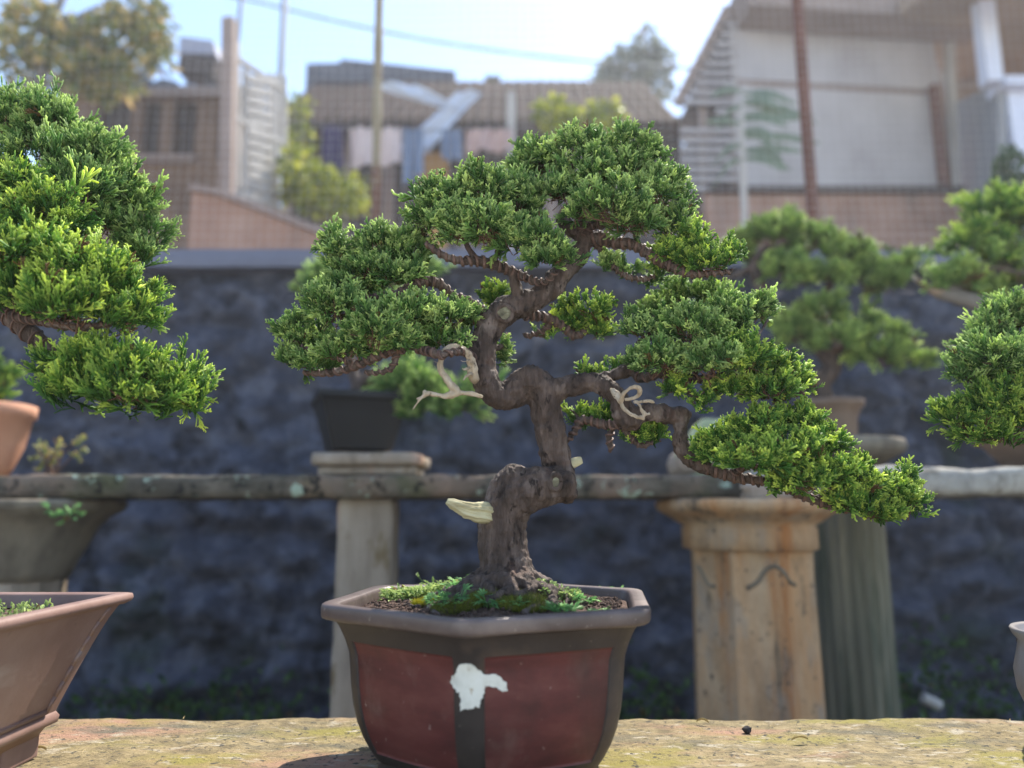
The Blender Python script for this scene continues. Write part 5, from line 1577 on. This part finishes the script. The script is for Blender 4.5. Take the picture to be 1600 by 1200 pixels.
    dtube([(955, 609, -.024, 2), (961, 615, -.031, 5.5), (967, 622, -.034, 5.5), (971, 630, -.036, 4.4), (975, 638, -.038, 4.2), (984, 646, -.04, 4.4), (995, 651, -.04, 4.4), (1003, 652, -.04, 3.6), (1007, 657, -.04, 1.2)])
    dtube([(971, 630, -.036, 3.8), (973, 617, -.041, 3.8), (981, 609, -.045, 4.2), (991, 604.5, -.046, 4.4), (998, 607, -.044, 4), (998.5, 615, -.04, 4), (992, 621, -.037, 3.8), (984, 623.5, -.035, 3.2), (976, 625, -.034, 2.6)])
    dtube([(990, 628, -.034, 4), (996, 629, -.037, 4), (1000, 633, -.039, 2.8), (1003, 640, -.04, 3), (1006, 646, -.04, 3.4), (1004, 652, -.04, 2.6)])
    dtube([(1006, 646, -.04, 2.6), (1011, 647, -.041, 2.2), (1015, 646, -.042, 1.5)], 3)
    dtube([(997, 629, -.037, 3), (1006, 627, -.037, 2.6), (1016, 627, -.034, 1.8), (1022, 629, -.03, .7)], 3)
    me = dw.mesh('deadwood', True); displace(me, [(70, .0014, (1, 1, 1)), (200, .0009, (1, 1, 1)), (450, .0006, (1, 1, .4))])
    link_mesh(me, 'deadwood', M['deadwood'], root)

    B = lambda pts, wound=0, **k: branch(root, pts, Y0, wound, **k)
    # crown branches, mostly wound with wire
    B([(918, 374, .008, 11), (940, 372, .002, 10), (965, 380, -.004, 9), (990, 382, -.008, 8), (1015, 398, -.01, 8), (1045, 415, -.012, 7), (1075, 427, -.014, 6), (1110, 428, -.012, 4), (1145, 424, -.01, 2.5)], 2, pitch=.008)
    B([(925, 376, .01, 7), (945, 395, .014, 5), (962, 420, .018, 4.2), (985, 434, .02, 3.6), (1010, 436, .022, 3), (1035, 425, .024, 2)], 1, pitch=.006)
    B([(912, 368, .006, 9), (925, 352, .0, 8), (955, 350, -.01, 6), (985, 345, -.02, 4), (1020, 330, -.02, 3)], 1)
    B([(905, 365, .004, 9), (912, 340, .004, 8), (900, 310, .01, 6), (880, 285, .01, 4), (905, 250, .01, 3)], 1)
    B([(915, 350, .006, 6), (950, 320, .008, 5), (960, 270, .01, 3.5)], 0)
    B([(803, 428, -.008, 8), (790, 420, -.012, 7.5), (768, 413, -.018, 8), (744, 407, -.022, 8), (720, 408, -.026, 6), (692, 399, -.03, 4.5), (665, 380, -.03, 3)], 2, pitch=.008)
    B([(804, 428, -.006, 7), (820, 432, -.012, 6), (838, 440, -.02, 5), (855, 438, -.028, 4), (868, 425, -.035, 3)], 1)
    B([(766, 412, -.018, 5), (776, 398, -.022, 4), (790, 375, -.025, 3), (800, 340, -.02, 2)], 1)
    B([(744, 406, -.022, 5), (730, 385, -.024, 4), (715, 350, -.022, 2.5)], 0)
    # upper left branch
    B([(768, 497, .0, 7), (748, 480, .004, 6.5), (728, 468, .004, 6), (706, 461, .002, 6), (690, 446, -.004, 7), (668, 438, -.01, 9), (648, 443, -.014, 8), (632, 454, -.018, 6), (600, 462, -.02, 4), (560, 465, -.02, 3)], 2, pitch=.009)
    B([(660, 438, -.008, 5), (630, 420, .0, 4), (590, 410, .004, 3), (540, 405, .006, 2)], 0)
    # long lower left branch
    B([(740, 560, -.012, 6), (724, 549, -.036, 5), (706, 551, -.052, 5), (690, 555, -.056, 5.5), (674, 550, -.048, 6), (660, 547, -.036, 6), (640, 542, -.036, 6.5), (620, 548, -.034, 6.5), (600, 552, -.03, 6.5), (578, 562, -.026, 6), (552, 573, -.02, 5.5), (525, 581, -.015, 5), (500, 583, -.01, 4), (475, 582, -.005, 2.5)], 2, pitch=.009)
    B([(620, 549, -.034, 5), (618, 562, -.036, 4.5), (610, 576, -.036, 4), (590, 582, -.034, 3.4), (570, 582, -.03, 2.4)], 1)
    B([(640, 543, -.036, 5), (625, 528, -.05, 6), (612, 520, -.058, 6), (600, 525, -.06, 4)], 2, pitch=.007)
    B([(555, 572, -.02, 4), (530, 560, -.024, 3.2), (500, 553, -.02, 2.4), (470, 540, -.01, 1.6)], 1)
    B([(700, 552, -.034, 4), (715, 535, -.03, 3), (735, 518, -.02, 2)], 0)
    # puff behind the trunk, right
    B([(820, 492, .01, 8), (842, 494, .02, 7), (862, 500, .028, 6.5), (882, 512, .034, 6), (897, 525, .038, 5.5), (915, 518, .04, 4), (930, 500, .04, 2.5)], 2, pitch=.008)
    B([(862, 500, .028, 5), (850, 515, .034, 4), (825, 525, .04, 3.5), (820, 520, .04, 2)], 1)
    B([(765, 545, .015, 5), (785, 540, .03, 4), (792, 520, .04, 2)], 0)
    B([(795, 490, .015, 5), (785, 470, .035, 4), (775, 455, .045, 2)], 0)
    # right pad supports
    B([(985, 570, .016, 8), (1000, 590, .01, 7), (1040, 583, -.005, 6.5), (1085, 592, -.012, 6), (1130, 588, -.016, 6), (1170, 596, -.014, 6), (1220, 618, -.01, 4), (1255, 615, -.008, 2.5)], 1, pitch=.008)
    B([(990, 562, .016, 6), (1005, 530, .01, 5), (1040, 500, .0, 4), (1090, 480, .0, 3)], 0)
    B([(1040, 583, -.005, 4), (1060, 600, -.014, 3.5), (1085, 620, -.02, 3), (1100, 612, -.02, 2)], 0)
    B([(1130, 588, -.016, 4), (1150, 560, -.016, 3.4), (1180, 530, -.01, 2.5), (1200, 500, 0, 2)], 0)
    B([(1085, 592, -.012, 4), (1095, 560, -.02, 3), (1110, 530, -.02, 2)], 0)
    B([(945, 592, .012, 4), (930, 585, .025, 3), (910, 580, .035, 2)], 0)
    # small drooping spray under the right limb
    B([(978, 660, -.004, 8), (958, 664, .004, 6.5), (937, 662, .01, 6), (918, 656, .014, 6), (906, 659, .016, 5.5), (899, 672, .016, 5), (886, 690, .016, 3.5)], 2, pitch=.007)
    B([(960, 664, .004, 5), (952, 682, .008, 5), (955, 700, .01, 4.5), (957, 704, .01, 3)], 1)
    B([(975, 668, .0, 5), (985, 685, .004, 4), (1003, 697, .008, 3.4), (1020, 690, .01, 2.4)], 1)
    B([(906, 659, .016, 3), (898, 645, .024, 2.4), (890, 640, .03, 1.6)], 0)
    # lowest pad
    B([(1105, 731, .002, 8.5), (1150, 746, -.002, 8), (1200, 752, -.006, 7), (1240, 768, -.006, 7), (1275, 783, -.004, 6.5), (1320, 795, .0, 5.5), (1360, 802, .0, 4.5), (1400, 808, .004, 3)], 2, pitch=.009)
    B([(1140, 743, 0, 6), (1170, 728, -.02, 4.5), (1210, 740, -.03, 3)], 1)
    B([(1190, 752, 0, 5), (1230, 730, .0, 4), (1260, 700, 0, 3), (1250, 670, .01, 2)], 0)
    B([(1270, 780, 0, 5), (1310, 765, -.01, 4), (1345, 745, -.01, 2.4)], 0)
    B([(1340, 798, 0, 4), (1380, 785, .0, 3), (1410, 775, .0, 2)], 0)

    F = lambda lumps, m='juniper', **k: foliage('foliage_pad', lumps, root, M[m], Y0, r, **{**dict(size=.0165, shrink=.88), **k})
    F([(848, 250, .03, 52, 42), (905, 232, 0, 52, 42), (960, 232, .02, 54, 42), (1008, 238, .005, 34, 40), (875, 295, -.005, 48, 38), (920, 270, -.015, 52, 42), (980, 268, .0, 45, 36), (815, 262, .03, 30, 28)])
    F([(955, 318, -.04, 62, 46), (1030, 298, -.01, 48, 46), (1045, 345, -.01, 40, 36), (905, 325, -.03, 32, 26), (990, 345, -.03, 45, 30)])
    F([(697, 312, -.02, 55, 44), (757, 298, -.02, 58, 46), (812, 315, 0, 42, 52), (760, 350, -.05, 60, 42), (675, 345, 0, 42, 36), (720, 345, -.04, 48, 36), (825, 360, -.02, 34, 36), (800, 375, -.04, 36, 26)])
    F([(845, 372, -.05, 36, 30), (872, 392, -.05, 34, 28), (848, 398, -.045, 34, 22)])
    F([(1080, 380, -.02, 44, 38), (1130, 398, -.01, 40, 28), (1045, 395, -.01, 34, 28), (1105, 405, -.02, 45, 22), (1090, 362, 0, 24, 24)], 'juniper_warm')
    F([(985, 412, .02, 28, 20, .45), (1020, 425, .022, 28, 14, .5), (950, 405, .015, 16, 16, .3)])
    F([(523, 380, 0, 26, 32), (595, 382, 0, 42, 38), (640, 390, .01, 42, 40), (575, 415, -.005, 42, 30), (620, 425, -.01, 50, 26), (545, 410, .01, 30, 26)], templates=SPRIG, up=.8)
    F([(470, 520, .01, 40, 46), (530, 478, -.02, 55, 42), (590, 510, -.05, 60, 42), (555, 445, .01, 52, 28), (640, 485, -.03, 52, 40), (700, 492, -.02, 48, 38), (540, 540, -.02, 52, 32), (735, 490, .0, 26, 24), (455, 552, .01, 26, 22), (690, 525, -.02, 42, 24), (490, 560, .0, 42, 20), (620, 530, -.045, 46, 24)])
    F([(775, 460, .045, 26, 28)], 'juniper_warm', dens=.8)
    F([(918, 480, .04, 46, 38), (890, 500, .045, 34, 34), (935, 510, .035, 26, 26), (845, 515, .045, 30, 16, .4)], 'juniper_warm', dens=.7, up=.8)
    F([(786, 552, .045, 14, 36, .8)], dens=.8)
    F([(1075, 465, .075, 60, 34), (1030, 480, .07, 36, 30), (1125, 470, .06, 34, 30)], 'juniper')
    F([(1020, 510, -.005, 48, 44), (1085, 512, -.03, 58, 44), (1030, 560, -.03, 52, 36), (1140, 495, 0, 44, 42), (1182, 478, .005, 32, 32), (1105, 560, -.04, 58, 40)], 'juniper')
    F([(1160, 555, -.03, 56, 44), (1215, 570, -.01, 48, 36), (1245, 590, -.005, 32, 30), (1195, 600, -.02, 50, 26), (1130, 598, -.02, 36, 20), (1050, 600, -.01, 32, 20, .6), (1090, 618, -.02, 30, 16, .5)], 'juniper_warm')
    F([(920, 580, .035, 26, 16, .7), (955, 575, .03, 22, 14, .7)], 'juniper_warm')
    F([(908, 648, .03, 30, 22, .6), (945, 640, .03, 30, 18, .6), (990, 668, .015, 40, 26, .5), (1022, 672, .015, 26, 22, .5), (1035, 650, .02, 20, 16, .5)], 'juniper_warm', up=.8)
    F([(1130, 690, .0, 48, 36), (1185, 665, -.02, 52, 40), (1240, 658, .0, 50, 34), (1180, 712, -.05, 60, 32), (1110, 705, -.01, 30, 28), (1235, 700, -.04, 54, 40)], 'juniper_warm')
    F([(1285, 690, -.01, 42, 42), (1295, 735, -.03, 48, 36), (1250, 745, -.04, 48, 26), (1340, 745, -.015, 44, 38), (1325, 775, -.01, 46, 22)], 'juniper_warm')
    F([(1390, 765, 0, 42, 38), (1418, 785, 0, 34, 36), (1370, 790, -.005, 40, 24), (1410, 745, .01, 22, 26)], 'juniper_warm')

# ------------------------------------------------------------------ left bonsai in the mauve rectangular pot
def build_left():
    r = np.random.default_rng(17)
    xr, yb = -.407, .832           # rim: right side and back
    xl, yf = xr - .52, yb - .36
    cx, cy = (xr + xl) / 2, (yb + yf) / 2
    rimz = CZ - .085
    root = empty('rectangular_pot', (cx, cy, BZ), 'mauve-brown rectangular flared pot with moulded base at the left edge', 'pot')
    def ring(ix, z, rd=.004):
        x0, x1, y0, y1 = xl + ix, xr - ix, yf + ix, yb - ix
        q = []
        for (px_, py_, a) in ((x1 - rd, y1 - rd, 0), (x0 + rd, y1 - rd, PI / 2), (x0 + rd, y0 + rd, PI), (x1 - rd, y0 + rd, 1.5 * PI)):
            for t in np.linspace(0, PI / 2, 4):
                q.append((px_ + rd * math.cos(a + t), py_ + rd * math.sin(a + t), z))
        return q
    def shell(rings):
        n = len(rings[0]); V = sum(rings, [])
        return V, [(i * n + j, i * n + (j + 1) % n, (i + 1) * n + (j + 1) % n, (i + 1) * n + j) for i in range(len(rings) - 1) for j in range(n)]
    rim = [ring(.022, rimz - .014), ring(.006, rimz - .011), ring(.001, rimz - .008), ring(0, rimz - .005), ring(.001, rimz - .001), ring(.004, rimz), ring(.012, rimz), ring(.015, rimz - .002), ring(.018, rimz - .02)]
    MB().add(*shell(rim)).build('rim', M['left_pot'], root, True)
    prof = []
    for k in range(9):
        t = k / 8
        prof.append(ring(.010 + .036 * t ** .85, rimz - .012 - .098 * t))
    body = MB().add(*shell(prof))
    body.build('body', M['left_pot'], root, True)
    bz = rimz - .110
    MB().add(*shell([ring(.052, bz + .002), ring(.046, bz + .001), ring(.043, bz - .004), ring(.044, bz - .010), ring(.051, bz - .013), ring(.056, bz - .022), ring(.07, bz - .022)])).build('base_moulding', M['left_pot'], root, True)
    for (fx, fy) in ((1, 1), (1, -1), (-1, 1), (-1, -1)):
        x1 = cx + fx * ((xr - xl) / 2 - .055); x0 = x1 - fx * .075
        y1 = cy + fy * ((yb - yf) / 2 - .055); y0 = y1 - fy * .055
        MB().box(min(x0, x1), max(x0, x1), min(y0, y1), max(y0, y1), BZ, bz - .018).build('foot', M['left_pot'], root, bevel=.002)
    # framed edges on the faces
    fr = MB()
    def pt(sx, sy, t):
        ix = .010 + .036 * t ** .85
        return np.array([cx + sx * ((xr - xl) / 2 - ix), cy + sy * ((yb - yf) / 2 - ix), rimz - .012 - .098 * t])
    inset = .022
    for t0, t1 in zip(np.linspace(0, .96, 8)[:-1], np.linspace(0, .96, 8)[1:]):
        for sy in (1, -1):
            a, b = pt(1, sy, t0), pt(1, sy, t1)
            a[1] -= sy * inset; b[1] -= sy * inset
            fr.bar(a, b, .004, .004, (1, 0, 0))
    fr.bar(pt(1, 1, .96) - np.array([0, inset, 0]), pt(1, -1, .96) + np.array([0, inset, 0]), .004, .004)
    fr.build('panel_moulding', M['left_pot'], root, True)
    so_ = MB()
    sz = lambda x, y: rimz - .016 + .02 * math.exp(-((x - cx) ** 2 / .02 + (y - cy) ** 2 / .012)) + .002 * mnoise.noise(Vector((x * 50, y * 50, 3)))
    so_.sheet(lambda u, v: (xl + .018 + (xr - xl - .036) * u, yf + .018 + (yb - yf - .036) * v, sz(xl + (xr - xl) * u, yf + (yb - yf) * v)), 40, 30)
    for k in range(700):
        x, y = r.uniform(cx, xr - .022), r.uniform(yf + .022, yb - .022)
        so_.ball((x, y, sz(x, y)), r.uniform(.0012, .003), 5, 3, .5, 2)
    so_.build('soil', M['soil'], root)
    # succulent-like ground cover
    pos, dr = [], []
    for k in range(1500):
        x, y = r.uniform(cx + .02, xr - .026), r.uniform(yf + .03, yb - .026)
        if mnoise.noise(Vector((x * 28, y * 28, 9))) < -.12: continue
        pos.append((x, y, sz(x, y) + r.uniform(.001, .008))); dr.append(r.normal(0, .7, 3) + np.array([0, 0, .9]))
    V, T, A, Rn = scatter(LEAF, np.array(pos), np.array(dr), r.uniform(.004, .008, len(pos)), r, 1, .3)
    tag(link_mesh(tri_mesh('ground_cover', V, T, {'tip': A, 'rnd': Rn}, None, False), 'ground_cover', M['creeper'], None), 'yellow-green tiny-leaved cover on the soil of the mauve pot', 'ground cover', kind='stuff')

    Y0 = .70
    base = np.array([cx, cy, sz(cx, cy)])
    t = empty('juniper_bonsai', base, 'left foreground juniper leaning into view above the mauve rectangular pot', 'bonsai tree')
    tm = MB()
    p = [base + np.array([0, 0, -.01]), base + np.array([.03, .0, .06]), base + np.array([-.02, .0, .13]), base + np.array([-.01, .01, .2]), base + np.array([.05, .02, .27]), base + np.array([.03, .03, .34]), base + np.array([.06, .05, .42])]
    tm.tube(p, [.04, .032, .028, .024, .02, .014, .008], 14, 6)
    for a in range(6):
        d = np.array([math.cos(a * 1.05), math.sin(a * 1.05), 0])
        tm.tube([base + d * .01 + np.array([0, 0, .02]), base + d * .045, base + d * .08 + np.array([0, 0, -.008])], [.02, .012, .004], 10, 4)
    me = voxel(tm, .003, 2); displace(me, [(40, .003, (1, 1, .5)), (120, .0015, (1, 1, .4))])
    link_mesh(me, 'trunk', M['bark'], t)
    B = lambda pts, wound=0, **k: branch(t, pts, Y0, wound, **k)
    B([(-130, 430, 0, 22), (-60, 440, .0, 19), (-10, 470, .0, 17), (30, 505, 0, 15), (70, 542, 0, 13), (110, 570, 0, 9), (160, 605, 0, 7), (220, 628, 0, 5), (285, 630, 0, 3)], 1, pitch=.012)
    B([(10, 490, 0, 10), (60, 500, -.02, 7), (120, 510, -.03, 6), (180, 505, -.03, 4)], 1, pitch=.01)
    B([(-60, 440, 0, 10), (0, 400, .03, 8), (60, 360, .06, 7), (130, 385, .07, 5), (190, 400, .08, 3)], 0)
    B([(-80, 420, .02, 12), (-40, 330, .07, 9), (40, 330, .09, 7), (110, 290, .09, 5), (150, 240, .09, 3)], 0)
    B([(70, 548, 0, 7), (90, 590, -.01, 5), (130, 615, -.01, 4), (180, 625, -.01, 3)], 1, pitch=.01)
    F = lambda lumps, m='juniper', **k: foliage('foliage_pad', lumps, t, M[m], Y0, r, **{**dict(size=.024, templates=SPRIG_LONG, up=.6, cone=.36, tuft=9, shrink=.97), **k})
    F([(15, 190, .08, 58, 62), (80, 205, .08, 62, 54), (140, 255, .08, 58, 52), (60, 260, .06, 70, 52), (-40, 220, .08, 60, 70), (185, 290, .08, 46, 42), (130, 300, .05, 56, 46), (215, 320, .085, 40, 34)])
    F([(220, 365, .085, 46, 36), (165, 350, .07, 54, 40), (215, 385, .08, 36, 22), (120, 375, .08, 40, 26)])
    F([(20, 290, .0, 52, 42), (75, 325, .0, 52, 36), (120, 345, .0, 30, 20), (-40, 310, 0, 60, 60), (20, 345, -.01, 60, 40)], 'juniper_warm')
    F([(50, 400, -.03, 80, 54), (130, 425, -.03, 76, 54), (205, 450, -.02, 52, 50), (110, 475, -.04, 86, 40), (10, 385, -.03, 56, 50), (-50, 400, -.02, 60, 60), (200, 490, -.03, 52, 34), (40, 450, -.04, 60, 40)], 'juniper_warm')
    F([(125, 565, -.01, 62, 36), (200, 570, -.02, 66, 38), (270, 590, -.01, 56, 38), (300, 615, -.01, 38, 34), (210, 605, -.03, 72, 28), (130, 595, -.02, 50, 22), (95, 570, 0, 36, 24)], 'juniper_warm')

def build_right():
    r = np.random.default_rng(23)
    Y0 = .82
    Yp = .80
    c = P(1704, 1000, Yp)
    root = empty('round_pot', (c[0], Yp, BZ), 'round grey glazed pot with flared lip at the right edge', 'pot')
    s = S(1000, Yp)
    H = P(0, 985, Yp)[2] - BZ
    rt = 106 * s
    prof = [(rt * .62, 0), (rt * .66, H * .06), (rt * .84, H * .22), (rt * .98, H * .45), (rt * 1.0, H * .62), (rt * .93, H * .8), (rt * .90, H * .88), (rt * .97, H * .94), (rt * 1.0, H * .985), (rt * .985, H), (rt * .9, H * .985), (rt * .87, H * .9)]
    MB().lathe([(a, BZ + b) for a, b in prof], (c[0], Yp), 64).build('body', M['grey_pot'], root, True)
    MB().lathe([(rt * .86, BZ + H * .86), (rt * .87, BZ + H * .92)], (c[0], Yp), 40).build('soil', M['soil'], root)
    base = np.array([c[0], Yp, BZ + H * .92])
    t = empty('juniper_bonsai', base, 'right foreground juniper in the round grey pot, cut by the frame', 'bonsai tree')
    tm = MB()
    p = [base + np.array([0, 0, -.01]), base + np.array([.03, 0, .06]), base + np.array([.045, .01, .14]), base + np.array([.03, .02, .22]), base + np.array([.04, .02, .30]), base + np.array([.02, .02, .36])]
    tm.tube(p, [.034, .027, .024, .02, .015, .008], 14, 6)
    for a in range(5):
        d = np.array([math.cos(a * 1.25), math.sin(a * 1.25), 0])
        tm.tube([base + d * .01 + np.array([0, 0, .02]), base + d * .04, base + d * .065 + np.array([0, 0, -.008])], [.018, .01, .004], 10, 4)
    me = voxel(tm, .003, 2); displace(me, [(40, .003, (1, 1, .5)), (120, .0015, (1, 1, .4))])
    link_mesh(me, 'trunk', M['bark'], t)
    B = lambda pts, wound=0, **k: branch(t, pts, Y0, wound, **k)
    B([(1780, 730, 0, 15), (1700, 700, 0, 13), (1640, 690, 0, 11), (1590, 686, 0, 8), (1540, 682, 0, 5), (1495, 665, 0, 3)], 1, pitch=.01)
    B([(1780, 600, 0, 13), (1700, 590, 0, 11), (1640, 570, .01, 9), (1600, 560, .01, 6), (1560, 550, .01, 4)], 0)
    F = lambda lumps, m='juniper_warm', **k: foliage('foliage_pad', lumps, t, M[m], Y0, r, **{**dict(size=.022, templates=SPRIG_LONG, up=.6, cone=.38, tuft=9, shrink=.97), **k})
    F([(1580, 490, .03, 48, 34), (1545, 520, .02, 40, 30), (1640, 500, .03, 60, 50), (1510, 530, .09, 22, 16)], 'juniper')
    F([(1560, 555, -.01, 58, 40), (1520, 580, .0, 40, 32), (1600, 575, -.02, 50, 44), (1660, 560, 0, 60, 50)], 'juniper')
    F([(1500, 645, .0, 46, 30), (1550, 630, -.01, 54, 38), (1600, 640, -.02, 56, 44), (1540, 668, -.01, 52, 24), (1660, 640, 0, 60, 50), (1585, 610, -.02, 46, 34)])

def build_weeds():
    r = np.random.default_rng(41)
    pos, dr, sc = [], [], []
    def patch(px, py, w, n, leaf):
        c = P(px, py, 2.36)
        for k in range(n):
            p = np.array([c[0] + r.normal(0, w), 2.36 + r.normal(0, .05), max(.01, r.normal(c[2], .05))])
            pos.append(p); dr.append(r.normal(0, 1, 3) + np.array([0, -.4, .5])); sc.append(leaf * r.uniform(.6, 1.3))
    for px, py, w, n in ((370, 1110, .12, 260), (985, 1105, .10, 240), (1430, 1085, .12, 260), (1560, 1100, .1, 160), (200, 1115, .12, 160), (700, 1112, .1, 120), (1470, 1010, .05, 40)):
        patch(px, py, w, n, .028)
    V, T, A, Rn = scatter(LEAF, np.array(pos), np.array(dr), np.array(sc), r, 1, .3)
    tag(link_mesh(tri_mesh('ground_weeds', V, T, {'tip': A, 'rnd': Rn}, None, False), 'ground_weeds', M['dark_leaf'], None), 'dark green weeds growing along the foot of the stone wall', 'weeds', kind='stuff')
    c = P(1455, 1098, 2.2)
    tag(MB().tube([c + np.array([-.024, 0, .014]), c + np.array([.024, 0, -.008])], .015, 16).build('pipe_offcut', M['whitepaint'], None, True, bevel=.002), 'short white pipe offcut lying in the weeds at right', 'pipe')

build_setting()
build_houses()
build_far_plants()
build_mid_row()
build_mid_trees()
build_front_bench()
soil_z = build_main_pot()
build_pot_plants(soil_z)
build_main_tree(soil_z)
build_left()
build_right()
build_weeds()
print('FACES', sum(len(o.data.polygons) for o in bpy.data.objects if o.type == 'MESH'))
